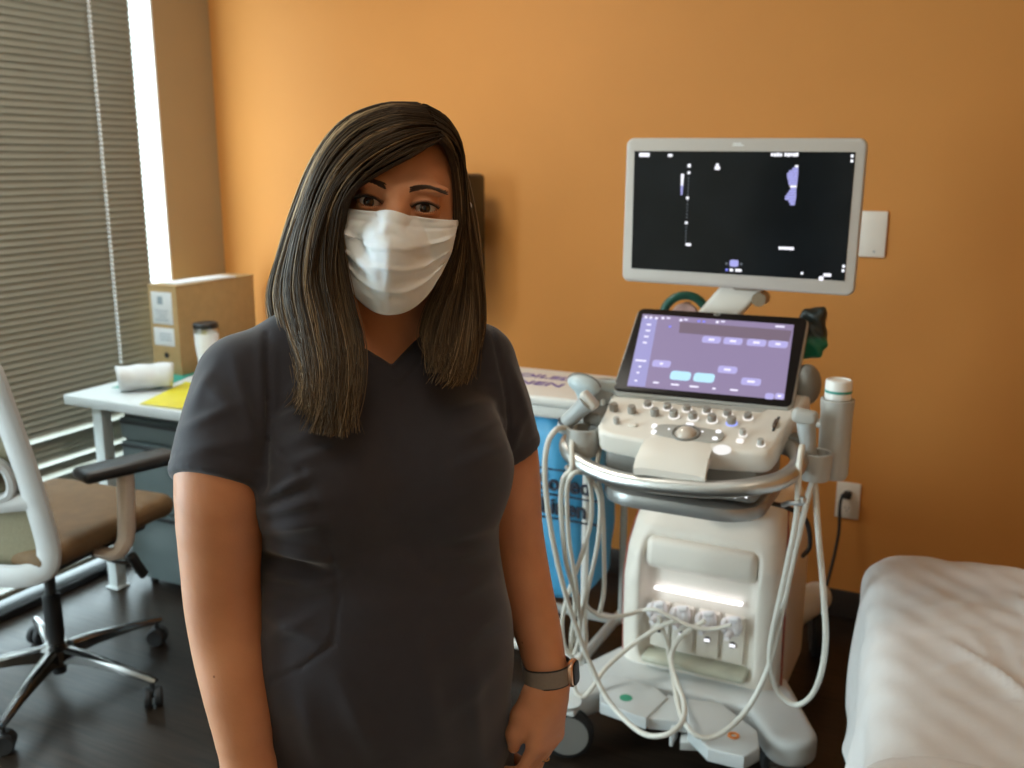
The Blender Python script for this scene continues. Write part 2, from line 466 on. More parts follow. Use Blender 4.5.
w.box((XL - 0.095, yc, WZ1 - 0.006), (0.19, WY1 - WY0 - 0.024, 0.012), 0.002)
win = struct('window_1', w, M_white)
f = MB()
for y in (WY0 + 0.035, 0.7, WY1 - 0.035): f.box((XL - 0.16, y, zc), (0.045, 0.046, WZ1 - WZ0 - 0.03), 0.004)
for z in (WZ1 - 0.035, WZ0 + 0.03): f.box((XL - 0.16, yc, z), (0.04, WY1 - WY0 - 0.1, 0.04), 0.004)
obj('window_frame', f, M_white, win)
obj('window_glass', MB().box((XL - 0.16, yc, zc), (0.006, WY1 - WY0 - 0.06, WZ1 - WZ0 - 0.04)), M_glass, win)
struct('trim_1', MB().box((XL - 0.03, yc, 0.015), (0.30, WY1 - WY0 - 0.03, 0.03), 0.004), M_black)

# ------------------------------------------------------------------ window blind
M_slat = mat('grey_beige_slats', (0.19, 0.175, 0.135), 0.55, var=0.04, vscale=4)
bx = XL + 0.045; BY0, BY1 = 0.75, 2.876
bl = thing('window_blind', 'closed grey beige slatted blind covering the window, bead chain hanging', 'blind', (bx, (BY0 + BY1) / 2, 0))
s = MB(); z = 0.085; k = 0
while z < 2.44:
    ang = 68
    for zo, ao in ((0.575, 16), (0.472, 12), (0.430, 18)):
        if abs(z - zo) < 0.0123: ang = ao
    if z < 0.15: ang = 10
    a = radians(ang); pts = []
    for t in np.linspace(-1, 1, 7):
        u = t * 0.0152; bow = 0.003 * (1 - t * t)
        pts.append((u * cos(a) + bow * sin(a), -u * sin(a) + bow * cos(a)))
    G = np.array([[(bx - p[0], y, z - p[1]) for y in np.linspace(BY0, BY1, 9)] for p in pts])
    V2 = G.copy(); V2[:, :, 0] -= 0.0008
    n0 = s.n; s.grid(G); s.grid(V2[::-1])
    z += 0.0245; k += 1
obj('slats', s, M_slat, bl, ang=60)
obj('bottom_rail', MB().box((bx, (BY0 + BY1) / 2, 0.058), (0.03, BY1 - BY0, 0.02), 0.004), M_slat, bl)
obj('head_rail', MB().box((bx, (BY0 + BY1) / 2, 2.47), (0.06, BY1 - BY0, 0.05), 0.006), M_white, bl)
ch = MB(); cx, cy = bx + 0.045, 2.65
for zz in np.arange(0.80, 2.45, 0.017): ch.ball((cx, cy, zz), 0.0068, 8)
ch.tube([(cx, cy, 0.79), (cx, cy, 2.46)], 0.0016, 6)
ch.box((cx - 0.02, cy, 2.46), (0.05, 0.02, 0.012), 0.003)
M_bead = mat('pale_beads', (0.75, 0.8, 0.85), 0.3, var=0.05)
obj('bead_chain', ch, M_bead, bl)

# ------------------------------------------------------------------ desk and what stands on it
M_desk = mat('white_laminate', (0.56, 0.58, 0.58), 0.4, var=0.02, vscale=6)
M_leg = mat('pale_grey_leg', (0.62, 0.66, 0.66), 0.35, var=0.03)
DT = 0.74; DX0, DX1, DY0, DY1 = -2.95, -1.55, 2.345, 3.27
desk = thing('desk', 'white laminate desk with square pale legs beneath the window blind', 'desk', ((DX0 + DX1) / 2, (DY0 + DY1) / 2, 0))
obj('desk_top', MB().box(((DX0 + DX1) / 2, (DY0 + DY1) / 2, DT - 0.0175), (DX1 - DX0, DY1 - DY0, 0.035), 0.004), M_desk, desk)
for x in (-2.835, DX1 - 0.1):
    for y in (DY0 + 0.06, DY1 - 0.06):
        obj('leg', MB().box((x, y, 0.353), (0.046, 0.046, 0.704), 0.004).box((x, y, 0.004), (0.06, 0.06, 0.008), 0.002), M_leg, desk)
obj('apron', MB().box(((-2.835 + DX1 - 0.1) / 2, DY1 - 0.06, 0.66), (DX1 - 0.1 + 2.835 - 0.06, 0.02, 0.08), 0.003), M_leg, desk)

M_cab = mat('grey_green_steel', (0.10, 0.125, 0.125), 0.38, var=0.05, vscale=5)
cab = thing('drawer_cabinet', 'dark grey metal drawer pedestal standing under the white desk', 'cabinet', (-2.42, 2.7, 0))
cx0, cx1, cy0 = -2.795, -2.27, 2.455
obj('body', MB().box(((cx0 + cx1) / 2, 2.71, 0.345), (cx1 - cx0, 0.49, 0.63), 0.006), M_cab, cab)
for z0, z1 in ((0.575, 0.652), (0.312, 0.565), (0.045, 0.302)):
    d = obj('drawer', MB().box(((cx0 + cx1) / 2, cy0 - 0.002, (z0 + z1) / 2), (cx1 - cx0 - 0.006, 0.02, z1 - z0), 0.005), M_cab, cab)
    obj('handle', MB().box(((cx0 + cx1) / 2, cy0 - 0.018, z1 - 0.012), (cx1 - cx0 - 0.03, 0.014, 0.012), 0.003), M_black, d)
for x in (cx0 + 0.05, cx1 - 0.05):
    for y in (2.5, 2.88): obj('caster', MB().lathe([(0.0, 0), (0.012, 0), (0.015, 0.004), (0.015, 0.026), (0.006, 0.03), (0.006, 0.04)], (x, y, 0)), M_black, cab)

M_card = mat('cardboard', (0.38, 0.25, 0.11), 0.75, var=0.06, vscale=30, bump=0.05, bscale=200)
M_paper = mat('white_paper', (0.6, 0.61, 0.62), 0.6, var=0.03, vscale=20, bump=0.04, bscale=40)
M_print = mat('grey_print', (0.25, 0.3, 0.34), 0.7)
b0, b1 = np.array([-2.945, 2.77, DT]), np.array([-2.80, 3.21, 1.085])
bc = (b0 + b1) / 2
box = thing('cardboard_box', 'brown cardboard file box with two white labels standing on the desk', 'box', (bc[0], bc[1], DT))
obj('carton', MB().box(bc, b1 - b0, 0.003), M_card, box)
obj('lid_flap', MB().box((bc[0], bc[1], 1.0865), (b1[0] - b0[0] + 0.004, b1[1] - b0[1] + 0.004, 0.004), 0.001), M_card, box)
lb = MB().box((bc[0] - 0.005, b0[1] - 0.001, 1.0), (0.105, 0.0015, 0.125), 0.0004)
lb.box((bc[0] - 0.012, b0[1] - 0.002, 1.03), (0.026, 0.001, 0.03), mi=1)
for i in range(4): lb.box((bc[0] - 0.008, b0[1] - 0.002, 0.99 - i * 0.012), (0.07 - 0.012 * (i % 3), 0.001, 0.003), mi=1)
obj('label', lb, [M_paper, M_print], box, label='taller white label')
lb2 = MB().box((bc[0] - 0.005, b0[1] - 0.001, 0.888), (0.105, 0.0015, 0.07), 0.0004)
for i in range(3): lb2.box((bc[0] + 0.004, b0[1] - 0.002, 0.900 - i * 0.012), (0.06, 0.001, 0.004), mi=1)
obj('label', lb2, [M_paper, M_print], box, label='lower white label')
obj('hand_hole', MB().lathe([(0, 0), (0.011, 0), (0.011, 0.002)], (bc[0], b0[1], 0.815), M=rot('X', 90), n=20), M_black, box)
pp = setorigin(tag(obj('paper_sheet', MB().box((bc[0] + 0.01, 2.96, 1.0912), (0.10, 0.3, 0.004), 0.001, R=rot('Z', -6)), M_paper), 'loose white paper lying on top of the cardboard box', 'paper'), (bc[0], 2.96, 1.09))

M_tumb = mat('white_tumbler', (0.8, 0.82, 0.86), 0.3, var=0.02)
tx, ty = at(207, 345, 2.74)[:2]
tu = thing('tumbler', 'white insulated tumbler with a dark steel lid on the desk', 'tumbler', (tx, ty, DT))
obj('cup', MB().lathe([(0.0, 0), (0.030, 0), (0.033, 0.003), (0.037, 0.09), (0.0435, 0.15), (0.0445, 0.188), (0.043, 0.19)], (tx, ty, DT)), M_tumb, tu)
obj('rim_band', MB().lathe([(0.0445, 0.188), (0.0455, 0.19), (0.0455, 0.206), (0.044, 0.208)], (tx, ty, DT)), M_steel, tu)
obj('lid', MB().lathe([(0.044, 0.206), (0.0465, 0.208), (0.0465, 0.222), (0.043, 0.226), (0.03, 0.226), (0.029, 0.223), (0, 0.223)], (tx, ty, DT)), M_black, tu)

# rolled paper
p, q = atz(118, 380, DT + 0.045), atz(173, 376, DT + 0.045); d = (q - p) / np.linalg.norm(q - p)
e = np.cross(d, UP); G = []
for t in np.linspace(0, 1, 14):
    row = []
    for th in np.linspace(0, 2 * pi * 1.35, 44):
        r = 0.040 * (1 + 0.06 * sin(3 * th + 4 * t) + 0.05 * sin(5 * t * pi + th)) + 0.0035 * th / (2 * pi)
        r *= 1 + 0.10 * (t - 0.5) ** 2 * 4 * (0.5 + 0.5 * sin(2 * th))
        row.append(p + d * np.linalg.norm(q - p) * (t + 0.05 * sin(th) * (t - 0.5)) + e * r * cos(th) * 1.05 + UP * (r * sin(th) * 0.98))
    G.append(row)
G = np.array(G); G[:, :, 2] += DT + 0.0025 - G[:, :, 2].min()
o = obj('paper_roll', MB().grid(G), M_paper, ang=60)
o.modifiers.new('thickness', 'SOLIDIFY').thickness = 0.0015
setorigin(tag(o, 'crumpled roll of white paper lying near the left end of the desk', 'paper roll'), (*((p + q) / 2)[:2], DT))
def flat(name, poly, z, h, m, label, cat):
    P = np.array(poly); c = P.mean(0)
    o = obj(name, MB().prism(poly, h, Matrix.Translation((0, 0, z)), r=0.0005, seg=1), m)
    return setorigin(tag(o, label, cat), (c[0], c[1], z))
M_yel = mat('yellow_card', (0.60, 0.52, 0.02), 0.5, var=0.03)
M_red = mat('red_card', (0.75, 0.13, 0.06), 0.5, var=0.04)
M_grn = mat('green_card', (0.02, 0.26, 0.2), 0.5, var=0.05)
flat('folder', [atz(112, 388, DT)[:2] + (0.0, -0.0), atz(160, 389, DT)[:2], atz(200, 372, DT)[:2], atz(178, 369, DT)[:2]], DT + 0.0003, 0.0015, M_grn, 'dark green folder lying flat under the white paper roll', 'folder')
flat('card', [atz(140, 387, DT)[:2], atz(160, 387, DT)[:2], atz(174, 379, DT)[:2], atz(158, 379, DT)[:2]], DT + 0.0022, 0.001, M_red, 'red card lying on the green folder beside the paper roll', 'card')
yf = thing('folder', 'bright yellow folder lying flat near the front edge of the desk', 'folder', (-2.52, 2.5, DT))
Y4 = [atz(140, 405, DT)[:2], atz(187, 410, DT)[:2] + (0.1, 0), atz(187, 384, DT)[:2] + (0.1, 0.0), atz(186, 383, DT)[:2]]
obj('cover', MB().prism(Y4, 0.0012, Matrix.Translation((0, 0, DT + 0.0045)), r=0.0004, seg=1), M_yel, yf, label='top cover')
Y5 = [tuple(np.array(q) * 0.97 + np.mean(Y4, 0) * 0.03) for q in Y4]
obj('sheets', MB().prism(Y5, 0.0034, Matrix.Translation((0, 0, DT + 0.0010))), M_paper, yf)
obj('back_cover', MB().prism(Y4, 0.0008, Matrix.Translation((0, 0, DT + 0.0002))), M_yel, yf)

# ------------------------------------------------------------------ office chair (built facing +y, then turned)
M_cframe = mat('white_grey_nylon', (0.54, 0.54, 0.535), 0.4, var=0.03)
M_leather = mat('tan_leather', (0.14, 0.078, 0.030), 0.75, var=0.12, vscale=25, bump=0.12, bscale=160)
M_mesh = mat('olive_mesh', (0.24, 0.21, 0.13), 0.75, var=0.1, vscale=200, bump=0.3, bscale=500)
CH = radians(5); chair = thing('office_chair', 'white framed office chair with tan seat and chrome star base by the desk', 'chair', (-2.42, 1.81, 0), CH)
def cobj(n, mb, m, parent=chair, **k): return obj(n, mb, m, parent, local=True, **k)
F = Field(lin(-.3, .3, .008), lin(-.3, .36, .008), lin(.44, .62, .006))
F.rbox((0, 0.02, 0.525), (0.245, 0.25, 0.034), 0.03)
F.ell((0, -0.02, 0.60), (0.17, 0.2, 0.045), 0.03, cut=True)
F.cap((-0.2, 0.27, 0.518), (0.2, 0.27, 0.518), 0.033, k=0.03)
sdf_obj('seat', F, M_leather, chair, local=True)
cobj('seat_pan', MB().box((0, 0.0, 0.478), (0.40, 0.40, 0.03), 0.012), M_black)
# backrest: white loop frame leaning back
def bp(u, h): return (u, -0.235 - 0.13 * (h - 0.47) ** 1.2 - 0.03 * (u / 0.23) ** 0 + 0.06 * (abs(u) / 0.23) ** 2, h)
ring = [bp(u, h) for u, h in ((0.0, .485), (.15, .483), (.215, .50), (.238, .54), (.240, .62), (.228, .80), (.212, .96), (.200, 1.06), (.165, 1.10), (0, 1.105),
        (-.165, 1.10), (-.200, 1.06), (-.212, .96), (-.228, .80), (-.240, .62), (-.238, .54), (-.215, .50), (-.15, .483))]
fr = MB().tube(ring, 0.033, 12, smooth=5, closed=True, flat=0.5, upv=(0, 1, 0))
fr.tube([bp(-.225, .70), bp(-.1, .69), bp(.1, .69), bp(.225, .70)], 0.024, 10, smooth=5, flat=0.55, upv=(0, 1, 0))
cobj('back_frame', fr, M_cframe)
G = np.array([[np.array(bp(u * (0.23 - 0.05 * max(0, (h - .6)) / .45), h)) + (0, 0.012 + 0.012 * (1 - u * u), 0) for u in np.linspace(-1, 1, 15)] for h in np.linspace(.50, 1.085, 15)])
o = cobj('back_mesh', MB().grid(G), M_mesh, ang=80); o.modifiers.new('thickness', 'SOLIDIFY').thickness = 0.004
rim = [(q[0] * 0.985, q[1] + 0.016, q[2]) for q in ring]
cobj('mesh_edge', MB().tube(rim, 0.012, 8, smooth=5, closed=True), mat('brown_edge', (0.16, 0.09, 0.05), 0.6))
lum = cobj('lumbar_support', MB().tube([bp(-.18, .72), bp(-.185, .79), bp(-.13, .82), bp(.13, .82), bp(.185, .79), bp(.18, .72), bp(.1, .705), bp(-.1, .705)], 0.014, 8, smooth=5, closed=True), M_cframe)
cobj('lumbar_pad', MB().box(np.array(bp(0, .765)) + (0, 0.005, 0), (0.32, 0.02, 0.07), 0.009), M_black, lum)
sp = MB().tube([(0, -0.05, .455), (0, -0.17, .455), (0, -0.27, .50), (0, -0.265, .64)], [.03, .03, .026, .02], 12, smooth=6)
cobj('back_spine', sp, M_cframe)
for sx in (1, -1):
    ar = cobj('armrest', MB().box((sx * .295, 0.04, .725), (.095, .275, .036), 0.016, 3, R=rot('Z', -22 * sx)), M_black)
    ps = MB().tube([(sx * .20, 0.0, .468), (sx * .25, 0.0, .468), (sx * .272, 0.015, .485), (sx * .276, 0.035, .53), (sx * .28, 0.045, .68), (sx * .285, .045, .712)], [.020, .023, .028, .030, .030, .026], 12, smooth=5, flat=0.8)
    cobj('arm_post', ps, mat('beige_nylon', (0.68, 0.56, 0.46), 0.45), ar)
lv = MB().tube([(.06, .0, .455), (.16, .01, .452), (.235, .03, .43), (.27, .05, .425)], .006, 8, smooth=4)
lv.box((.285, .055, .418), (.02, .03, .10), .009, 3, R=rot('X', 30))
cobj('lever', lv, M_black)
cobj('mechanism', MB().box((0, -0.01, .445), (.15, .22, .045), .012), M_black)
cobj('gas_column', MB().lathe([(0, .05), (.02, .05), (.022, .07), (.024, .17), (.026, .175), (.026, .30), (.016, .305), (.016, .44), (0, .44)]), M_black)
hub = MB().lathe([(0, .075), (.03, .075), (.045, .085), (.048, .135), (.03, .15), (.026, .15)])
base = cobj('star_base', hub, M_dmetal)
for k, a in enumerate((8, 80, 152, 224, 296)):
    a = radians(a) - CH; e = np.array([cos(a), sin(a), 0]); t = np.array([-sin(a), cos(a), 0])
    lg = MB(); G = []
    for s_, w_, zt, zb in ((0.03, .022, .140, .095), (.12, .018, .132, .098), (.24, .014, .112, .090), (.34, .012, .093, .077), (.352, .009, .09, .079)):
        c = e * s_; G.append([c + t * w_ + UP * zb, c + t * w_ * 1.0 + UP * (zt - .008), c + t * w_ * .5 + UP * zt, c - t * w_ * .5 + UP * zt, c - t * w_ + UP * (zt - .008), c - t * w_ + UP * zb])
    lg.grid(G, closed_u=True); lg.add(np.array(G[-1]), [tuple(range(6))]); lg.add(np.array(G[0]), [tuple(range(5, -1, -1))])
    cobj('base_leg', lg, M_dmetal, base, ang=40)
    c = e * .335; ca = MB(); sw = radians(40 + 67 * k) ; ax = np.array([cos(sw), sin(sw), 0]); Mx = frame3((0, 0, 0), Vector(np.cross(ax, UP)), UP)
    ca.tube([c + UP * .05, c + UP * .085], .007, 8)
    for sg in (-1, 1):
        prof = [(0, -.009), (.026, -.011), (.0300, -.006), (.0300, .006), (.026, .011), (0, .009)]
        ca.lathe(prof, c + ax * .015 * sg + UP * .030, 20, Mx)
    ca.box(c + UP * .045, (.026, .03, .03), .008)
    cobj('caster', ca, M_rubber, base)

# ------------------------------------------------------------------ things on the back wall
M_plate = mat('ivory_plate', (0.80, 0.74, 0.66), 0.4, var=0.02)
c = at(848, 500, YB); ol = thing('wall_outlet', 'ivory electrical outlet low on the orange wall beside the examination bed', 'outlet', (c[0], YB, c[2]))
c = np.array([c[0], YB, c[2]])
obj('cover_plate', MB().box(c + (0, -.004, 0), (.078, .007, .128), .003), M_plate, ol)
for dz in (.027, -.027):
    so = MB().lathe([(0, 0), (.0165, 0), (.0172, .002), (.0165, .004), (0, .004)], c + (0, -.007, dz), M=rot('X', 90), n=24)
    so = obj('socket', so, M_plate, ol)
    sl = MB()
    for dx in (-.006, .006): sl.box(c + (dx, -.0115, dz + .003), (.0022, .001, .008))
    sl.box(c + (0, -.0115, dz - .008), (.004, .001, .004)); obj('socket_slots', sl, M_black, so)
c = at(872.5, 234, YB); c[1] = YB
pt = thing('wall_plate', 'blank white control plate on the orange wall beside the upper monitor', 'wall plate', tuple(c))
obj('cover_plate', MB().box(c + (0, -.005, 0), (.086, .009, .146), .004), M_plate, pt)
obj('indicator', MB().lathe([(0, 0), (.003, 0), (.003, .0008)], c + (.01, -.0095, -.055), M=rot('X', 90), n=12), M_print, pt)
# black slab on the wall behind the woman's head
c0 = at(472, 172, 3.19)
pn = thing('wall_mounted_unit', "tall black slab standing off the orange wall behind the woman's head", 'wall unit', (c0[0], YB, 1.27))
px_ = c0[0] - .085
obj('housing', MB().box((px_, 3.20, 1.26), (.20, .14, .50), .018, 3), M_black, pn)
obj('bracket', MB().box((px_, 3.31, 1.3), (.06, .08, .1), .006), M_black, pn)

# ------------------------------------------------------------------ ceiling lamps (recessed, warm)
def ceiling_lamp(x, y, sx, sy, watt, col, label):
    t = thing('ceiling_light', label, 'ceiling light', (x, y, ZC))
    fr = MB()
    for dx, dy, a, b in ((0, sy / 2, sx + .04, .02), (0, -sy / 2, sx + .04, .02), (sx / 2, 0, .02, sy), (-sx / 2, 0, .02, sy)): fr.box((x + dx, y + dy, ZC - .008), (a, b, .016), .003)
    obj('frame', fr, M_white, t)
    obj('diffuser', MB().box((x, y, ZC - .004), (sx - .02, sy - .02, .006)), glow('lamp_diffuser', col, 1.5), t)
    L = bpy.data.lights.new('ceiling_lamp', 'AREA'); L.shape = 'RECTANGLE'; L.size = sx * .95; L.size_y = sy * .95; L.energy = watt; L.color = col
    lo = bpy.data.objects.new('ceiling_lamp', L); COL.objects.link(lo); lo.location = (x, y, ZC - .03)
WARM = (1.0, 0.72, 0.42)
ceiling_lamp(-1.95, 2.1, .5, .5, 19, (1.0, .96, .86), 'warm ceiling light nearest the window corner')
ceiling_lamp(-0.25, 0.25, .5, .5, 4.5, (1.0, .78, .56), 'warm ceiling light above the camera')

# daylight
W = bpy.data.worlds.new('daylight'); bpy.context.scene.world = W; W.use_nodes = True
bg = W.node_tree.nodes['Background']; bg.inputs['Color'].default_value = (0.76, 0.89, 1.0, 1); bg.inputs['Strength'].default_value = 14.0
Lp = bpy.data.lights.new('window_portal', 'AREA'); Lp.shape = 'RECTANGLE'; Lp.size = WZ1 - WZ0; Lp.size_y = WY1 - WY0; Lp.cycles.is_portal = True
lo = bpy.data.objects.new('window_portal', Lp); COL.objects.link(lo); lo.location = (XL - 0.21, yc, zc); lo.rotation_euler = (0, -pi / 2, 0)
# ------------------------------------------------------------------ ultrasound machine (faces the room, -y)
M_shell = mat('warm_white_shell', (0.78, 0.725, 0.65), 0.38, var=0.02, vscale=5, spec=0.45)
M_shell2 = mat('cool_white_shell', (0.60, 0.62, 0.62), 0.42, var=0.02, vscale=5)
M_gshell = mat('light_grey_shell', (0.42, 0.41, 0.38), 0.42, var=0.03, vscale=8)
M_gdark = mat('mid_grey_plastic', (0.20, 0.195, 0.18), 0.45, var=0.04, vscale=12)
M_alu = mat('satin_aluminium', (0.55, 0.54, 0.52), 0.36, 1.0, var=0.03, vscale=6)
M_trim = mat('rust_red_trim', (0.30, 0.055, 0.03), 0.45, var=0.04)
M_bezel = mat('black_glass_bezel', (0.014, 0.011, 0.010), 0.35, var=0.1, spec=.12)
M_mon = mat('grey_beige_monitor', (0.50, 0.455, 0.41), 0.42, var=0.02, vscale=5)
G_white = glow('lit_white', (0.95, 0.95, 1.0), 1.3)
G_key = glow('lit_key', (1.0, 0.96, 0.92), 1.0)
G_blue = glow('lit_blue', (0.35, 0.42, 1.0), 1.2)
MX, MY = -0.62, 2.6
mach = thing('ultrasound_machine', 'white ultrasound cart with lit touch panel, trackball console and tall monitor', 'ultrasound machine', (MX, MY, 0))
def part(n, mb, m, parent=None, **k): return obj(n, mb, m, parent or mach, **k)

# --- tower
TZ = [0.0, .17, .30, .42, .50, .57, .62, .66]; TY = [2.44, 2.43, 2.42, 2.42, 2.435, 2.475, 2.53, 2.60]; TH = [.226, .227, .227, .226, .221, .212, .203, .195]
TCX = -0.642
def tower(X, Y, Z):
    yf = np.interp(Z, TZ, TY); h = np.interp(Z, TZ, TH)
    d = smax(np.abs(X - TCX) - h, (yf - Y) * 0.85, 0.075)
    d = smax(d, Y - 2.86, 0.06); d = smax(d, Z - 0.655, 0.05)
    return smax(d, 0.10 - Z, 0.02)
F = Field(lin(-.9, -.38, .0055), lin(2.36, 2.92, .0055), lin(.07, .69, .0055))
F.op(tower, (-.9, 2.36, .07), (-.38, 2.92, .69))
F.rbox((TCX, 2.41, .368), (.158, .062, .187), .028, k=.012, cut=True)
tow = sdf_obj('tower', F, M_shell, mach, it=2)
for sx in (-1, 1):
    zz = np.linspace(.13, .635, 22)
    part('edge_trim', MB().tube([(TCX + sx * (np.interp(z, TZ, TH) - .004 * (z > .6)) , np.interp(z, TZ, TY) + .062, z) for z in zz], .0032, 6), M_trim)
part('cover_pad', MB().box((TCX, 2.462, .501), (.306, .05, .088), .022, 4, R=rot('X', -6)), M_shell, label='blank rounded cover above the port light')
part('service_slot', MB().box((TCX + .085, 2.522, .622), (.062, .03, .022), .003, R=rot('X', -40)).box((TCX + .085, 2.515, .635), (.07, .03, .02), .004), M_black)
c0, c1 = at(655, 588, 2.462), at(743, 605, 2.462)
part('light_strip', MB().box(((c0 + c1) / 2)[:3] * (1, 0, 1) + (0, 2.458, .004), (c1[0] - c0[0], .016, .008), .004), glow('port_lamp', (1.0, .97, 1.0), 2.4))
part('cable_tray', MB().box((TCX, 2.445, .196), (.292, .075, .022), .01, 3), mat('pale_green_tray', (0.50, 0.50, 0.40), 0.4), label='shallow tray below the ports')
PORT = []
for k, (a, b, zb) in enumerate(((650, 669, 652), (672, 693, 656), (697, 719, 660), (723, 744, 665))):
    x0, x1 = at(a, 640, 2.462)[0], at(b, 640, 2.462)[0]; cx = (x0 + x1) / 2; w = x1 - x0
    po = part('probe_port', MB().box((cx, 2.468, .285), (w, .024, .135), .004), M_shell)
    la = MB().lathe([(0, 0), (.0085, 0), (.0095, .004), (.0085, .006), (0, .006)], (cx, 2.457, .272), M=rot('X', 90), n=20)
    part('latch_recess', la, M_black, po)
    if k: part('port_light', MB().box((cx, 2.450, .272), (.016, .003, .009), .003), G_white, po)
    PORT.append((cx, 2.456, .33))

# --- wheeled base
F = Field(lin(-1.02, -.22, .006), lin(2.05, 3.1, .006), lin(.06, .30, .006))
F.rbox((TCX, 2.66, .13), (.20, .26, .045), .02)
for sx, ex, ey in ((-1, -.932, 2.228), (1, -.350, 2.285)):
    F.op(*slab((TCX + sx * .15, 2.52), (ex, ey), .085, .066, .092, .170, .022), k=.02)
F.rbox((TCX, 2.40, .128), (.21, .05, .035), .02, k=.03)
for sx in (-1, 1): F.cap((TCX + sx * .14, 2.80, .19), (TCX + sx * .235, 2.98, .22), .05, .048, k=.03)
F.op(lambda X, Y, Z: np.abs(Z - .21) * 0 + np.maximum(Z - .168, -1) + 0 * X + 0 * Y if False else (.168 - Z) + np.where(Y > 2.72, 1.0, 0) + 0 * X, (-1.02, 2.05, .168), (-.22, 2.75, .30), k=.012, cut=True, pad=0)
F.op(lambda X, Y, Z: (Z - .088) + 0 * X + 0 * Y, (-1.02, 2.05, .06), (-.22, 3.1, .088), k=.01, cut=True, pad=0)
base = sdf_obj('wheel_base', F, M_shell2, mach, it=2)
def poly_px(px, z): return [tuple(atz(x, y, z)[:2]) for x, y in px]
def pedal(px, z0, z1, nm='foot_pedal'):
    return part(nm, MB().prism(poly_px(px, z1), z1 - z0, Matrix.Translation((0, 0, z0)), r=.005, seg=3), M_shell2)
pe = pedal([(600, 683), (612, 674), (655, 686), (668, 697), (646, 718), (600, 702)], .135, .17)
part('brake_mark', MB().lathe([(0, 0), (.017, 0), (.017, .0012), (0, .0012)], atz(626, 698, .17), n=24), mat('green_mark', (.03, .30, .17), .4), pe, label='green oval mark')
pedal([(648, 709), (668, 694), (690, 700), (687, 722), (648, 718)], .13, .163)
pedal([(680, 742), (682, 722), (700, 722), (704, 735), (702, 743)], .10, .125)
pe = pedal([(708, 748), (688, 728), (686, 698), (720, 702), (757, 730), (760, 748), (744, 757)], .128, .166)
rg = MB(); cc = atz(733.5, 736, .166)
rg.tube([cc + np.array([.011 * cos(a), .011 * sin(a), .001]) for a in np.linspace(0, 2 * pi, 24, endpoint=False)], .0042, 6, closed=True)
part('lock_mark', rg, mat('orange_mark', (.70, .22, .04), .4), pe, label='orange ring mark')
part('pedal_bracket', MB().box(atz(674, 733, .125), (.010, .05, .05), .003), M_shell2)
def caster(c, ax, r, name='caster'):
    ax = np.array(ax, float); ax /= np.linalg.norm(ax); Mx = frame3((0, 0, 0), Vector(np.cross(ax, UP)), UP)
    ca = MB().lathe([(0, -.019), (r * .80, -.019), (r, -.011), (r, .011), (r * .80, .019), (0, .019)], c, 36, Mx)
    ca = part(name, ca, M_rubber)
    hb = MB()
    for sg in (-1, 1): hb.lathe([(0, 0), (r * .80, 0), (r * .80, sg * .002), (r * .6, sg * .007), (0, sg * .008)], c + ax * .019 * sg, 36, Mx)
    part('wheel_cover', hb, M_gshell, ca)
    fk = MB()
    bk = np.cross(ax, UP)
    fk.tube([c + UP * (r + .008), c + UP * max(.045, r + .022)], [.032, .036], 20)
    fk.box(c + UP * (r + .004), (.06, .06, .018), .008)
    part('fork', fk, M_shell2, ca)
caster(np.array([-.905, 2.165, .070]), (.35, -.93, 0), .070)
caster(np.array([-.365, 2.315, .062]), (.6, -.8, 0), .062)
caster(np.array([-.405, 3.03, .085]), (.97, .25, 0), .085)
caster(np.array([-.875, 3.03, .085]), (.97, -.2, 0), .085)

# --- column and console
part('lift_column', MB().box((TCX + .02, 2.60, .73), (.16, .14, .22), .02), M_black)
part('under_tray', MB().prism(rrect(.385, .36, .10, 6), .034, Matrix.Translation((-.605, 2.215, .776)), r=.008), mat('grey_metal_plate', (.36, .36, .35), .35, .6), label='brushed metal plate under the console')
led = MB()
for x in (735, 746): led.box(at(x, 497, 2.05), (.006, .004, .006), .002)
part('status_light', led, G_white)
part('console_chassis', MB().box((-.60, 2.19, .865), (.36, .26, .095), .02, 3), M_gdark)
CO = np.array([-.598, 2.045, .945]); CS = radians(17.5); CYv = np.array([0, cos(CS), sin(CS)]); CN = np.array([0, -sin(CS), cos(CS)])
MC = frame3(CO, (1, 0, 0), CYv)
cp = catmull([(-.205, .035), (-.185, .006), (-.11, -.006), (0, -.010), (.11, -.006), (.185, .006), (.205, .035), (.212, .11), (.228, .20), (.236, .27), (-.236, .27), (-.228, .20), (-.212, .11)][:10], 6)
cp = [tuple(p) for p in cp] + [(-.236, .27)] + [tuple(p) for p in catmull([(-.236, .27), (-.228, .20), (-.212, .11), (-.205, .035)], 6)[1:-1]]
console = part('console', MB().prism(cp, .058, MC @ Matrix.Translation((0, 0, -.058)), r=.011, seg=3), M_shell, label='cream control console')
def onC(px, py, h=0.0):
    """point of the sloped console top under a pixel"""
    r = _ray(px, py); o = CO + CN * h; t = ((o - CAM) @ CN) / (r @ CN); return CAM + r * t
MCr = MC.to_3x3()
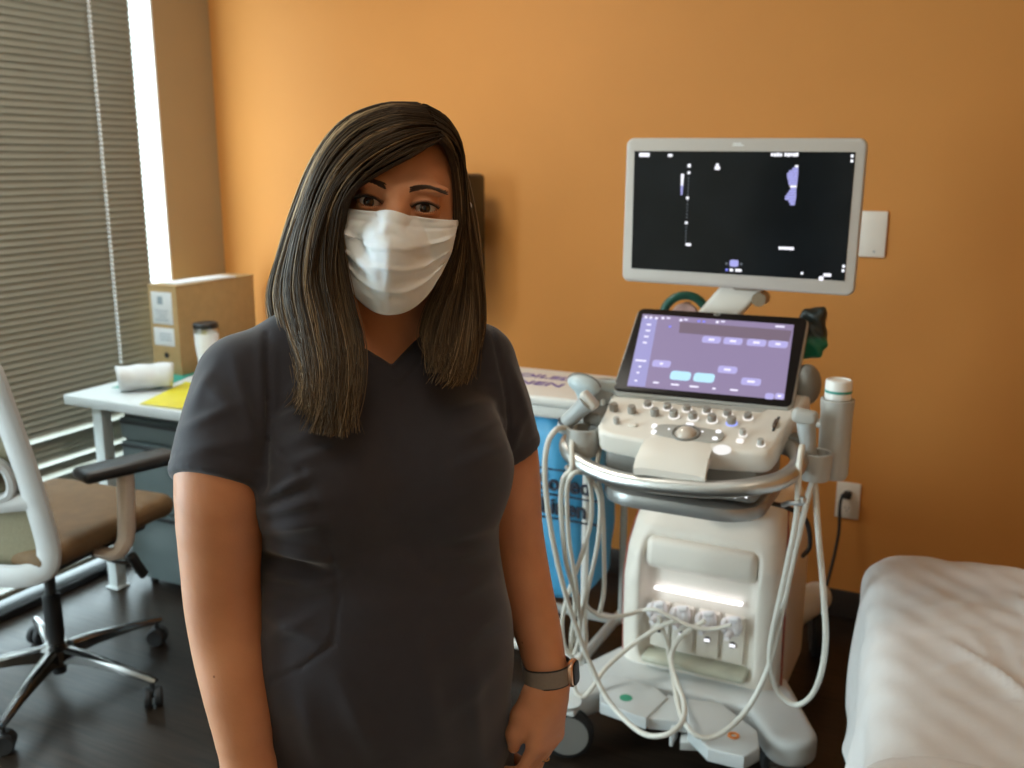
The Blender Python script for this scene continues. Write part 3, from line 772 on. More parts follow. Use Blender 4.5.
# wrist rest that folds over the handle
a, b = onC(640, 456)[0], onC(716, 458)[0]
wr = MB(); xs_ = (a + b) / 2; G = []
for y, z, w in ((.034, -.003, .150), (.026, .002, .151), (.005, .003, .154), (-.03, -.002, .158), (-.062, -.012, .161), (-.076, -.026, .162), (-.078, -.043, .162), (-.064, -.044, .160), (-.05, -.030, .158), (.0, -.022, .154)):
    row = []
    for u in np.linspace(-1, 1, 9):
        p = CO + CYv * y + CN * z; row.append((-.598 + u * w / 2, p[1], p[2] - .004 * abs(u) ** 6))
    G.append(row)
part('wrist_rest', MB().grid(G), M_shell, console)
hp = [at(*p) for p in ((600, 432, 2.24), (577, 434, 2.17), (567, 447, 2.09), (580, 463, 2.045), (608, 476, 2.01), (640, 483, 1.992), (675, 487, 1.985), (712, 489.5, 1.985), (750, 487, 1.995), (783, 479, 2.03), (799, 463, 2.09), (792, 449, 2.17), (770, 440, 2.24))]
part('handle', MB().tube(hp, .0195, 18, smooth=8), M_alu, label='polished metal grab handle')
# controls
def knob(px, py, r, h, lit, parent=console, cap=M_gdark):
    p = onC(px, py + 3)
    k = obj('knob', MB().lathe([(0, 0), (r, 0), (r, h * .75), (r * .85, h), (0, h)], p, 20, MCr), cap, parent)
    if lit: obj('light_ring', MB().lathe([(r * 1.02, 0), (r * 1.28, .0002), (r * 1.22, .0022), (r * 1.02, .0022)], p, 20, MCr), lit, k)
M_knob = mat('grey_knob', (0.30, 0.28, 0.25), 0.42, var=0.05)
for x, y in ((614, 407), (632, 409.5)): knob(x, y, .0105, .018, None, cap=M_knob)
for i, (x, y) in enumerate(((655, 412), (674, 413.5), (693, 415.5), (712, 418), (731.6, 420.5))): knob(x, y, .0105, .017, None if i == 0 else (G_blue if i == 4 else G_key), cap=M_knob)
tp = [(-.165, .198), (.17, .198), (.145, .166), (.0, .158), (-.135, .166)]
part('knob_plate', MB().prism(tp, .0016, MC), M_gshell, console)
for x, y in ((648, 403), (667.5, 405.5), (687, 407), (707, 409), (727.6, 412), (748, 415)): knob(x, y, .0095, .013, G_key, cap=M_knob)
for x, y, l in ((616.7, 420, None), (743, 432, G_key), (760.8, 442, G_key)): knob(x, y, .0075, .015, l, cap=M_gshell)
def button(px, py, w, d, h, m, r=.004, nm='button'):
    obj(nm, MB().box((0, 0, 0), (w, d, h), r).v and MB().prism(rrect(w, d, min(w, d) * .42, 4), h, frame3(onC(px, py), (1, 0, 0), CYv), r=h * .3), m, console)
button(633, 425.5, .022, .014, .005, M_shell)
button(740, 442, .016, .013, .007, G_key)
pw = [onC(648, 433), onC(727, 438)]
part('trackball_plate', MB().prism([(x * 1.0, y) for x, y in catmull([(-.078, .0), (-.07, .022), (-.03, .03), (.03, .03), (.075, .022), (.082, .0), (.07, -.02), (.02, -.028), (-.04, -.026), (-.07, -.016)], 6, True)], .0035, frame3(onC(687, 434.5), (1, 0, 0), CYv), r=.001), M_gshell, console)
for x, y in ((654.5, 427), (654, 433), (718.5, 433), (715, 440)): button(x, y, .012, .011, .006, G_white)
button(690, 425.5, .017, .006, .006, G_white)
for x, y in ((669, 430.5), (702.5, 433)): button(x, y, .005, .005, .0055, G_white)
tb = onC(686, 434.5)
obj('ring', MB().tube([tb + np.array([cos(t), 0, 0]) * .030 + CYv * .030 * sin(t) + CN * .004 for t in np.linspace(0, 2 * pi, 32, endpoint=False)], .003, 8, closed=True), M_gdark, console)
obj('trackball', MB().ball(tb - CN * .008, .027, 28), mat('pearl_ball', (.62, .54, .46), .18, coat=.5), console)
sp = onC(776, 424)
obj('slider_slot', MB().box(sp, (.006, .062, .004), .0015, R=MCr), M_black, console)
obj('slider_cap', MB().box(sp + CYv * -.006 + CN * .005, (.009, .03, .010), .003, R=MCr), mat('brown_cap', (.10, .065, .045), .4), console)
obj('round_badge', MB().lathe([(0, 0), (.0195, 0), (.0195, .0014), (0, .0014)], onC(722, 450), 28, MCr), glow('badge_added_glow', (1, .98, .95), .9), console)  # plain white sticker, no lamp; its brightness is put in as emission

# --- touch panel leaning back behind the controls
TO = np.array([-.592, 2.205, 1.010]); TX = np.array([.9985, .054, 0]); TU = np.array([-.012, .222, .176]); TU /= np.linalg.norm(TU)
TX = TX - TU * (TX @ TU); TX /= np.linalg.norm(TX); TN = np.cross(TX, TU); MT = frame3(TO, TX, TU)
def onT(px, py, h=0.0):
    r = _ray(px, py); o = TO + TN * h; t = ((o - CAM) @ TN) / (r @ TN); q = CAM + r * t - TO; return np.array([q @ TX, q @ TU])
q = [onT(*p) for p in ((615.5, 390.5), (795.8, 409.5), (806, 317.5), (634.5, 306))]
pc = np.mean(q, 0); pw_ = ((q[1] - q[0])[0] + (q[2] - q[3])[0]) / 2; ph_ = ((q[3] - q[0])[1] + (q[2] - q[1])[1]) / 2
MTc = MT @ Matrix.Translation((pc[0], pc[1], 0))
tpn = part('touch_panel', MB().prism(rrect(pw_, ph_, .018, 6), .026, MTc @ Matrix.Translation((0, 0, -.030)), r=.005, seg=3), M_gshell, label='tilted touch panel with purple grey menus')
obj('bezel', MB().prism(rrect(pw_ - .008, ph_ - .008, .015, 6), .004, MTc @ Matrix.Translation((0, 0, -.0045)), r=.001), M_bezel, tpn)
def quadpx(mb, on, M, pts, h, th=.0006, mi=0):
    P = [tuple(on(*p)) for p in pts]; return mb.prism(P, th, M @ Matrix.Translation((0, 0, h)), mi=mi)
def barpx(mb, on, M, cx, cy, w, hh, h, th=.0005, mi=0):
    """upright rounded mark centred under a pixel, w x hh metres"""
    p = on(cx, cy); return mb.prism([(p[0] + a, p[1] + b) for a, b in rrect(w, hh, min(w, hh) * .3, 3)], th, M @ Matrix.Translation((0, 0, h)), mi=mi)
scr = MB(); quadpx(scr, onT, MT, [(627, 386), (784, 400), (794, 325), (643, 314)], .0)
S1 = [glow('menu_purple', (.30, .235, .40), .92), glow('menu_side', (.36, .34, .66), .95), glow('menu_head', (.20, .145, .20), .9), glow('menu_key', (.46, .42, .78), 1.0), glow('menu_cyan', (.50, .82, 1.0), 1.0), glow('menu_text', (.86, .82, 1.0), 1.1), glow('menu_blue', (.25, .25, .95), 1.0)]
ui = scr
quadpx(ui, onT, MT, [(627.5, 385.5), (645, 387), (657.5, 319), (642.5, 317.8)], .0007, mi=1)
quadpx(ui, onT, MT, [(679, 333), (789, 342), (792, 331), (680, 322)], .0007, mi=2)
for x, y in ((711.5, 340), (733, 341.5), (756.5, 343), (778, 344.5), (661.5, 364), (727.5, 370), (751, 382)): barpx(ui, onT, MT, x, y, .046, .022, .0008, mi=3)
for x, y in ((680.5, 376), (704, 378)): barpx(ui, onT, MT, x, y, .050, .028, .0008, mi=4)
for x in (769.5, 779.5): barpx(ui, onT, MT, x, 396.5, .020, .018, .0008, mi=3)
for x, y, w in ((711.5, 340, .014), (733, 341.5, .016), (756.5, 343, .016), (778, 344.5, .012), (661.5, 364, .008), (727.5, 370, .016), (751, 382, .018), (779.5, 396.5, .008)): barpx(ui, onT, MT, x, y, w, .006, .0014, mi=5)
for x, y, w in ((649, 325, .012), (648, 331, .012), (646.5, 337, .012), (645, 343, .011), (641, 361, .028), (640, 367, .007), (638, 373, .007), (636, 381, .007), (656, 383, .014), (675, 385, .020), (694, 387, .022), (714, 389, .008), (734, 390.5, .018), (780, 327, .022)): barpx(ui, onT, MT, x, y, w, .005, .0014, mi=5)
for x, y in ((646, 317.5), (651, 318), (656.5, 318.5), (663, 318.5), (681, 320.5), (717.5, 322.5)): barpx(ui, onT, MT, x, y, .0075, .0075, .0014, mi=5)
for x, y in ((668.5, 318.5), (686, 320), (723, 322)): barpx(ui, onT, MT, x, y, .010, .004, .0014, mi=5)
for x, y in ((699, 321.5), (704, 322), (670, 327)): barpx(ui, onT, MT, x, y, .007, .006, .0014, mi=6)
obj('screen', ui, S1, tpn, label='lit purple grey menu screen')
em = MB(); p = onT(717, 314.5)
em.tube([TO + TX * (p[0] + .008 * cos(t)) + TU * (p[1] + .0045 * sin(t)) + TN * .001 for t in np.linspace(0, 2 * pi, 20, endpoint=False)], .0008, 5, closed=True)
em.tube([TO + TX * (p[0] + x) + TU * (p[1] + y) + TN * .001 for x, y in ((-.004, -.001), (-.001, .0018), (.002, -.001), (.005, .0012))], .0007, 5)
obj('bezel_emblem', em, M_steel, tpn)
part('panel_hinge', MB().tube([(-.70, 2.30, 1.035), (-.48, 2.31, 1.035)], .028, 16).box((-.59, 2.33, .99), (.16, .08, .09), .015), M_gshell)
part('speaker_dome', MB().ball((at(806, 385, 2.34)), (.035, .05, .05), 20), M_gdark, label='dark rounded dome beside the touch panel')

# --- monitor on its arm
MYm = 2.42; mo = at(744, 218, MYm)
q = [at(*p, MYm) for p in ((622, 281), (855.5, 296.6), (866.6, 138), (626, 138))]
mc = np.mean(q, 0); mw = ((q[1] - q[0])[0] + (q[2] - q[3])[0]) / 2; mh = ((q[3] - q[0])[2] + (q[2] - q[1])[2]) / 2
mroll = math.atan2((q[1] - q[0])[2] + (q[2] - q[3])[2], 2 * mw)
mX = np.array([cos(mroll), 0, sin(mroll)]); MMn = frame3(mc, mX, (-sin(mroll), 0, cos(mroll)))
mon = part('monitor', MB().prism(rrect(mw, mh, .020, 6), .020, MMn @ Matrix.Translation((0, 0, -.020)), r=.006, seg=3).prism(rrect(mw * .8, mh * .75, .05, 6), .022, MMn @ Matrix.Translation((0, 0, -.040)), r=.006), M_mon, label='grey framed wide monitor showing a dark image')
IM = np.array(MMn.inverted())
def onM(px, py): return (IM @ np.append(at(px, py, MYm), 1))[:2]
sm = bpy.data.materials.new('dark_scan_image'); sm.use_nodes = True; nt = sm.node_tree; b = nt.nodes['Principled BSDF']
b.inputs['Base Color'].default_value = (.004, .005, .006, 1); b.inputs['Roughness'].default_value = .18; b.inputs['Specular IOR Level'].default_value = .15
tcd = nt.nodes.new('ShaderNodeTexCoord'); n_ = nt.nodes.new('ShaderNodeTexNoise'); n_.inputs['Scale'].default_value = 9
rp = nt.nodes.new('ShaderNodeValToRGB'); rp.color_ramp.elements[0].position = .35; rp.color_ramp.elements[0].color = (.010, .013, .014, 1); rp.color_ramp.elements[1].position = .8; rp.color_ramp.elements[1].color = (.020, .026, .030, 1)
nt.links.new(tcd.outputs['Object'], n_.inputs['Vector']); nt.links.new(n_.outputs['Fac'], rp.inputs['Fac']); nt.links.new(rp.outputs['Color'], b.inputs['Emission Color']); b.inputs['Emission Strength'].default_value = .25
scr = MB(); quadpx(scr, onM, MMn, [(631.4, 268.3), (844.7, 281), (855.8, 152), (634.6, 151)], .0003)
rd = scr
def mk(cx, cy, w, h, mi=0): barpx(rd, onM, MMn, cx, cy, w, h, .0012, mi=mi + 1)
def zx(x, y): return 600 + x / 3.413, 110 + y / 3.413
for x, y, w, h in ((152, 153, .028, .010), (240, 155, .012, .007), (305, 190, .008, .009), (304, 214, .007, .007), (299, 300, .007, .007), (295, 385, .007, .007), (302, 459, .014, .007), (401, 198, .013, .009), (401, 188, .007, .008), (690, 557, .006, .006), (755, 575, .011, .011), (776, 563, .018, .008), (861, 157, .006, .007), (860, 174, .006, .007), (832, 533, .006, .007), (830, 548, .006, .007)): mk(*zx(x, y), w, h)
for i, x in enumerate((588, 598, 608, 618, 634, 644, 654, 664, 673)): mk(*zx(x, 152 + (i % 2)), .0060, .0075 + .001 * (i % 3))
for i, x in enumerate((614, 623, 632, 641, 650, 658)): mk(*zx(x, 471 + i * .4), .0060, .0075)
for i in range(9): mk(*zx(282 - i * .4, 222 + i * 8), .0085 - i * .0005, .0055, 0 if i < 5 else 1)
for i in range(20):
    if i not in (6, 13): mk(*zx(303 - i * .55, 232 + i * 11.2), .003, .003, 2)
for i in range(16):
    y = 192 + i * 8.6; w = [.008, .014, .022, .026, .026, .024, .022, .020, .016, .014, .018, .022, .026, .026, .016, .012][i]
    mk(*zx(676 - w * 590 - i * .8, y), w, .0052, 1 if i not in (0, 8) else 0)
mk(*zx(458, 523), .022, .017, 1); mk(*zx(432, 524), .005, .006, 2); mk(*zx(482, 526), .005, .006, 2)
mk(*zx(433, 545), .007, .006, 3); mk(*zx(449, 546), .009, .007, 0); mk(*zx(473, 547), .016, .007, 0)
obj('screen', rd, [sm, glow('read_white', (.92, .92, 1.0), 1.1), glow('read_lilac', (.42, .42, .88), .9), glow('read_dim', (.16, .18, .22), .7), glow('read_blue', (.2, .22, .9), .9)], mon, label='nearly black scan screen with small white readouts')
em = MB(); 
for i, (dx, w, dy) in enumerate(((-.004, .020, .0022), (-.010, .012, -.0022), (.004, .016, -.0022))): p = onM(739, 144.5); em.prism([(p[0] + dx + a, p[1] + dy + b_) for a, b_ in rrect(w, .003, .0012, 3)], .0006, MMn)
obj('bezel_emblem', em, M_white, mon)
A0, A1 = at(738, 292, 2.46), at(706, 330, 2.50)
ar = MB(); d_ = A1 - A0; d_ /= np.linalg.norm(d_)
ar.box((A0 + A1) / 2 - d_ * .0, (.088, .045, np.linalg.norm(A1 - A0) + .10), .012, 3, R=frame3((0, 0, 0), Vector(np.cross((0, 1, 0), -d_)), (0, 1, 0)).to_3x3())
part('monitor_arm', ar, M_shell)
part('arm_hinge', MB().tube([A0 + (.055, -.01, -.015), A0 + (.055, .04, -.015)], .018, 16).box(A0 + (.02, .01, .03), (.07, .05, .05), .01), mat('bronze_hinge', (.26, .19, .12), .4, .3))
part('arm_post', MB().tube([(-.625, 2.53, .64), (-.625, 2.53, 1.0), (-.645, 2.515, 1.10)], [.05, .045, .04], 20, smooth=4), M_gshell)

# --- holders
def cup(c, r, z0, z1, parent=None, m=M_gshell):
    return part('probe_holder', MB().lathe([(0, z0), (r * .86, z0), (r * .93, z0 + .004), (r, z1 - .002), (r, z1), (r - .003, z1 + .001), (r - .007, z1), (r * .78, z0 + .012), (0, z0 + .012)], (c[0], c[1], 0), 32), m, parent)
CL = at(583, 440, 2.10); cup(CL, .041, CL[2] - .035, CL[2] + .032)
C2 = at(606, 383, 2.24); cup(C2, .040, C2[2] - .065, C2[2] + .004)
part('holder_arm', MB().box((-.835, 2.20, .955), (.05, .17, .035), .012).box((-.82, 2.14, .925), (.05, .05, .03), .01), M_gdark)
CR = at(815, 463, 2.14); cup(CR, .036, CR[2] - .036, CR[2] + .025)
CR2 = at(829, 424, 2.215); part('probe_holder', MB().tube([CR2 + np.array([.026 * cos(t), .026 * sin(t), 0]) for t in np.linspace(0, 2 * pi, 28, endpoint=False)], .0075, 10, closed=True), M_gshell)
GB = at(833.5, 455, 2.20)
part('bottle_warmer', MB().lathe([(0, .865), (.030, .865), (.034, .875), (.0345, 1.02), (.036, 1.03), (.036, 1.045), (.0325, 1.047), (.031, 1.035), (.030, .90), (0, .90)], (GB[0], GB[1], 0), 32), M_gshell, label='grey tubular bottle holder')
part('holder_arm', MB().box((-.370, 2.20, .93), (.08, .05, .05), .014), M_gdark)
part('cable_hook', MB().tube([at(783, 505, 2.08), at(790, 503, 2.06), at(802, 503, 2.05), at(803, 497, 2.05)], .006, 8, smooth=4), M_alu)
part('cable_hook', MB().tube([at(600, 470, 2.10), at(582, 472, 2.06), at(571, 470, 2.05), at(566, 466, 2.05)], .0065, 8, smooth=4), M_alu)
# mains lead
PC = [at(843, 494, YB - .03), at(840, 505, YB - .05), at(839, 530, YB - .06), at(835, 552, YB - .08), at(828, 580, YB - .12), np.array([-.42, 3.16, .09]), np.array([-.50, 2.98, .13]), np.array([-.58, 2.84, .25])]
pcord = part('power_cord', MB().tube(PC, .0055, 8, smooth=6), M_rubber)
oc = at(848, 500, YB); obj('plug', MB().box((oc[0], YB - .030, oc[2] + .027), (.026, .032, .024), .006), M_rubber, pcord)
part('lead_loop', MB().tube([at(770, 503, 2.3), at(788, 508, 2.36), at(806, 520, 2.42), at(810, 545, 2.5), at(803, 556, 2.6)], .006, 8, smooth=6), M_rubber)

# ------------------------------------------------------------------ probes with their cables
M_cable = mat('cream_cable', (0.68, 0.65, 0.58), 0.42, var=0.02)
M_conn = mat('connector_white', (.80, .77, .79), .4, var=.02)
M_probe = mat('grey_probe', (0.40, 0.42, 0.42), 0.4, var=0.03)
M_lens = mat('pale_blue_lens', (0.50, 0.58, 0.60), 0.35, var=0.02)
def cable(P, r, parent): return obj('cable', MB().tube([at(*p) for p in P], r, 10, smooth=7), M_cable, parent)
def connector(k, parent):
    x, y, z = PORT[k]
    c = MB().box((x, y - .018, z + .004), (.048, .040, .05), .014, 3)
    for sx in (-1, 1): c.ball((x + sx * .017, y - .030, z + .010), (.013, .014, .022), 14)
    c.box((x + .010, y - .036, z + .036), (.032, .016, .016), .007, 3, R=rot('Y', -14)).tube([(x, y - .03, z - .006), (x - .004, y - .062, z - .012)], [.011, .008], 12)
    return obj('connector', c, M_conn, parent)
# linear probe in the left front holder
pr = thing('ultrasound_probe', 'grey bar-shaped scan probe tilted in the left front holder', 'scan probe', tuple(CL + (0, 0, .02)))
u = (at(597, 394, 2.10) - at(565, 425, 2.10)); u /= np.linalg.norm(u); o = at(566, 423, 2.10)
obj('handle', MB().tube([o - u * .02 + (0.004, 0, -.008), o, o + u * .03, o + u * .06, o + u * .078], [.015, .019, .0195, .021, .024], 16, smooth=4, upv=(0, 1, 0)), M_probe, pr)
obj('strain_relief', MB().tube([o - u * .006, o + u * .002], .0205, 16), M_black, pr)
obj('lens', MB().box(o + u * .086, (.050, .030, .024), .008, 3, R=frame3((0, 0, 0), Vector(np.cross((0, 1, 0), u)), (0, 1, 0)).to_3x3()), mat('pale_lens', (.62, .58, .52), .4), pr)
cable([(566, 428, 2.085), (556, 430, 2.05), (547, 446, 2.04), (545, 480, 2.04), (551, 530, 2.06), (563, 585, 2.10), (577, 630, 2.14), (592, 668, 2.16), (610, 703, 2.14), (640, 732, 2.08), (665, 735, 2.06), (682, 722, 2.10), (684, 703, 2.18), (677, 683, 2.30), (671, 660, 2.385), (678, 640, 2.395), (693, 628, 2.395), (705, 621, 2.395)], .0068, pr)
connector(2, pr)
# convex probe
pr = thing('ultrasound_probe', 'pale blue-grey curved scan probe with a broad rounded head, left rear holder', 'scan probe', tuple(C2))
F = Field(lin(-.99, -.74, .004), lin(2.10, 2.30, .004), lin(.93, 1.10, .004))
h = at(584, 384, 2.17); tl_ = Matrix.Rotation(radians(12), 3, 'Y')
F.ell(h + (0, 0, -.002), (.043, .024, .023), .0, M=tl_); F.cap(h + (-.002, .0, -.02), h + (-.004, .005, -.072), .015, .013, k=.014); F.cap(h + (.02, .02, .0), h + (.06, .05, -.012), .012, .016, k=.01)
sdf_obj('handle', F, M_lens, pr)
obj('seam', MB().tube([h + np.array(tl_ @ Vector((.0425 * cos(t), .005 * sin(t), .002 + .0205 * sin(t)))) for t in np.linspace(0.1, pi - .1, 16)], .0022, 6), M_gdark, pr)
cable([(577, 418, 2.15), (572, 440, 2.07), (572, 460, 2.03), (571, 470, 2.025), (563, 480, 2.03), (561, 510, 2.06), (566, 560, 2.10), (575, 600, 2.14), (571, 645, 2.17), (574, 685, 2.20), (582, 697, 2.20), (592, 688, 2.22), (606, 668, 2.27), (632, 645, 2.35), (658, 628, 2.39), (677, 620, 2.395)], .0062, pr)
connector(1, pr)
# third cable bundle
pr = thing('probe_cable', 'looped cream cable hanging from the left hook and crossing to the rightmost port', 'cable', tuple(at(580, 560, 2.15)))
cable([(603, 400, 2.20), (600, 440, 2.14), (596, 465, 2.06), (584, 471, 2.035), (573, 474, 2.02), (567, 490, 2.03), (569, 540, 2.08), (576, 585, 2.12), (580, 625, 2.16), (575, 652, 2.17), (566, 650, 2.16), (562, 625, 2.15), (567, 598, 2.14), (580, 560, 2.12), (591, 520, 2.09), (590, 485, 2.05), (583, 470, 2.022), (590, 478, 2.05), (600, 500, 2.07), (598, 540, 2.10), (590, 580, 2.14), (580, 622, 2.17), (570, 652, 2.19), (580, 660, 2.20), (586, 640, 2.20), (583, 605, 2.20), (590, 610, 2.21), (602, 617, 2.25), (622, 616, 2.33), (641, 611, 2.39), (654, 609.5, 2.385), (669, 616, 2.383), (692, 627, 2.382), (712, 629, 2.39), (731, 625, 2.395)], .0058, pr)
cable([(596, 472, 2.07), (602, 500, 2.12), (604, 550, 2.16), (604, 590, 2.2), (600, 612, 2.22)], .0055, pr)
connector(3, pr)
# right-hand probe
pr = thing('ultrasound_probe', 'grey T-headed scan probe upright in the right holder', 'scan probe', tuple(CR + (0, 0, .0)))
p0, p1 = CR + (-.008, .0, -.02), at(806, 422, 2.14)
obj('handle', MB().tube([p0, p0 + (p1 - p0) * .5, p1], [.021, .017, .021], 16, smooth=4), M_probe, pr)
obj('lens', MB().box(p1 + (-.003, 0, .012), (.056, .030, .034), .012, 3, R=rot('Y', 8)), M_gshell, pr)
obj('cable', MB().tube([CR + (-.028, -.02, .015)] + [at(*p) for p in ((802, 447, 2.085), (799, 470, 2.05), (796, 520, 2.07), (784, 580, 2.14), (772, 635, 2.2), (770, 665, 2.22), (778, 692, 2.24), (797, 705, 2.24), (815, 690, 2.22), (825, 650, 2.2), (824, 600, 2.18), (818, 530, 2.16), (815, 486, 2.15), (812, 484, 2.14), (806, 505, 2.14), (792, 565, 2.17), (780, 620, 2.2), (768, 668, 2.22), (748, 708, 2.2), (722, 733, 2.15), (700, 737, 2.13), (684, 722, 2.16), (677, 700, 2.25), (673, 675, 2.36), (668, 648, 2.405), (662, 628, 2.40), (659, 616, 2.395))], .0068, 10, smooth=7), M_cable, pr)
connector(0, pr)

# gel bottle, tape roll, pouch
gb = thing('gel_bottle', 'white gel bottle cap with a green band standing in the grey warmer', 'bottle', (GB[0], GB[1], .90))
obj('bottle_body', MB().lathe([(0, .902), (.026, .902), (.027, .91), (.027, 1.04), (.0255, 1.052), (0, 1.052)], (GB[0], GB[1], 0), 28), mat('bottle_white', (.75, .74, .70), .35), gb)
obj('cap', MB().lathe([(.0265, 1.046), (.0285, 1.048), (.0285, 1.083), (.0275, 1.088), (.024, 1.090), (.022, 1.087), (0, 1.087)], (GB[0], GB[1], 0), 32), mat('cap_white', (.80, .78, .74), .35), gb)
obj('band', MB().lathe([(.0287, 1.061), (.0291, 1.062), (.0291, 1.066), (.0287, 1.067)], (GB[0], GB[1], 0), 32), mat('teal_band', (.02, .28, .22), .4), gb)
tc_ = at(685, 317, 2.66); ax = (CAM - tc_) * (1, 1, .0); ax /= np.linalg.norm(ax); sx_ = np.cross(UP, ax)
ring_ = thing('tape_roll', 'dark green ring with a pale pink centre peeking above the touch panel', 'tape roll', tuple(tc_))
obj('ring', MB().tube([tc_ + sx_ * .061 * cos(t) + UP * .061 * sin(t) for t in np.linspace(0, 2 * pi, 40, endpoint=False)], .0125, 12, closed=True), mat('dark_green_vinyl', (.012, .085, .06), .35, var=.1), ring_)
obj('core', MB().lathe([(0, -.008), (.036, -.008), (.040, -.004), (.040, .004), (.036, .008), (0, .008)], tc_, 32, frame3((0, 0, 0), Vector(sx_), UP)), mat('pink_core', (.62, .40, .36), .55, var=.25, vscale=40), ring_)
obj('hanging_strap', MB().box(tc_ + (0.0, .02, -.04), (.02, .012, .16), .004).box(tc_ + (.05, .02, -.115), (.11, .014, .02), .004), M_black, ring_)
pc_ = at(812, 332, 2.47)
F = Field(lin(pc_[0] - .09, pc_[0] + .09, .004), lin(2.40, 2.56, .004), lin(pc_[2] - .09, pc_[2] + .09, .004))
F.rbox(pc_ + (-.01, .0, -.035), (.038, .028, .03), .018); F.rbox(pc_ + (.002, 0, .01), (.030, .018, .045), .012, k=.03, M=rot('Y', -6)); F.cap(pc_ + (.0, 0, .045), pc_ + (.024, 0, .062), .010, .004, k=.02)
def crumple(V, Q):
    N = normals(V, Q); return V + N * (0.0035 * np.sin(V[:, 0] * 140 + V[:, 2] * 60) * np.sin(V[:, 2] * 110 + V[:, 1] * 90))[:, None]
pm = bpy.data.materials.new('black_green_cloth'); pm.use_nodes = True; nt = pm.node_tree; b = nt.nodes['Principled BSDF']; b.inputs['Roughness'].default_value = .4
g_ = nt.nodes.new('ShaderNodeNewGeometry'); sx3 = nt.nodes.new('ShaderNodeSeparateXYZ'); rp = nt.nodes.new('ShaderNodeValToRGB'); mr = nt.nodes.new('ShaderNodeMapRange')
tcp = nt.nodes.new('ShaderNodeTexCoord'); nt.links.new(tcp.outputs['Generated'], sx3.inputs[0]); rp.color_ramp.elements[0].position = .40; rp.color_ramp.elements[1].position = .48
rp.color_ramp.elements[0].color = (.005, .17, .09, 1); rp.color_ramp.elements[1].color = (.018, .024, .022, 1); nt.links.new(sx3.outputs['Z'], rp.inputs['Fac']); nt.links.new(rp.outputs['Color'], b.inputs['Base Color'])
po_ = thing('pouch', "black pouch with a bright green bottom hanging behind the touch panel's right corner", 'pouch', tuple(pc_))
sdf_obj('bag', F, pm, po_, post=crumple)
obj('hanging_loop', MB().tube([pc_ + (-.005, .0, .04), pc_ + (-.03, .01, .02), pc_ + (-.07, .02, -.01), (-.58, 2.53, 1.04)], .005, 8, smooth=5), M_black, po_)

# ------------------------------------------------------------------ soiled linen hamper
M_lid = mat('white_hamper_plastic', (0.70, 0.68, 0.64), 0.4, var=0.02)
M_bag = mat('blue_vinyl_bag', (0.065, 0.33, 0.58), 0.45, var=0.05, vscale=6, bump=.05, bscale=30)
HX0, HX1, HY0, HY1 = -1.42, -.985, 2.48, 2.83
hcx, hcy = (HX0 + HX1) / 2, (HY0 + HY1) / 2
ham = thing('linen_hamper', 'white lidded laundry hamper with a blue bag reading Soiled Linen', 'laundry hamper', (hcx, hcy, 0))
lm = MB().box((hcx, hcy, .884), (HX1 - HX0, HY1 - HY0, .032), .012, 3).box((hcx, hcy + .002, .853), (HX1 - HX0 - .012, HY1 - HY0 - .014, .04), .01, 3)
lm = text_mb('SOILED', .060, frame3((hcx - .035, hcy + .060, .9002), (1, 0, 0), (0, 1, 0)), mb=lm, bold=.0012, sx=1.15, mi=1)
lm = text_mb('LINEN', .066, frame3((hcx - .030, hcy - .030, .9002), (1, 0, 0), (0, 1, 0)), mb=lm, bold=.0012, sx=1.15, mi=1)
obj('lid', lm, [M_lid, mat('purple_ink', (.09, .035, .28), .5)], ham, label='white lid lettered in purple')
F = Field(lin(-1.45, -.95, .008), lin(2.46, 2.86, .008), lin(.20, .86, .008))
F.op(lambda X, Y, Z: smax(smax(np.abs(X - hcx) - np.interp(Z, [.2, .28, .45, .8], [.16, .195, .20, .195]), np.abs(Y - hcy) - np.interp(Z, [.2, .28, .45, .8], [.12, .155, .162, .155]), .09), np.abs(Z - .545) - .30, .08), (-1.45, 2.46, .2), (-.95, 2.86, .86))
def bagf(V, Q):
    N = normals(V, Q); a = V[:, 0] * 55 + V[:, 1] * 48
    return V + N * (.0060 * np.sin(a + 1.5 * np.sin(V[:, 2] * 7)) * np.clip((V[:, 2] - .45) / .25, .25, 1) + .003 * np.sin(V[:, 2] * 26 + a * .35))[:, None]
bg_ = sdf_obj('bag', F, M_bag, ham, post=bagf, label='blue vinyl bag')
tcn = at(564, 485, hcy - .166); tcn2 = at(563, 508.5, hcy - .166)
MTx = lambda c: frame3((c[0], hcy - .1655, c[2]), (1, 0, 0), (0, 0, 1))
tm = text_mb('Soiled', .068, MTx(tcn), depth=.004, bold=.0012); tm = text_mb('Linen', .068, MTx(tcn2), depth=.004, mb=tm, bold=.0012)
for py in (471, 496.5, 520):
    zc_ = at(564, py, hcy - .166)[2]; tm.box((tcn[0], hcy - .1655, zc_), (.25, .008, .0035))
obj('bag_lettering', tm, mat('black_ink', (.012, .014, .03), .5), bg_)
fr = []
for x in (HX0 + .03, HX1 - .012):
    for y in (HY0 + .02, HY1 - .0): obj('post', MB().tube([(x, y, .07), (x, y, .84)], .011, 10), M_lid, ham)
    obj('base_rail', MB().tube([(x - .02 * (x > -1.1), HY0 - .02, .075), (x - .02 * (x > -1.1), HY1 + .24, .075)], .017, 10), M_lid, ham)
for y in (HY0 + .06, HY1): obj('cross_rail', MB().tube([(HX0 + .02, y, .075), (HX1 - .02, y, .075)], .017, 10), M_lid, ham)
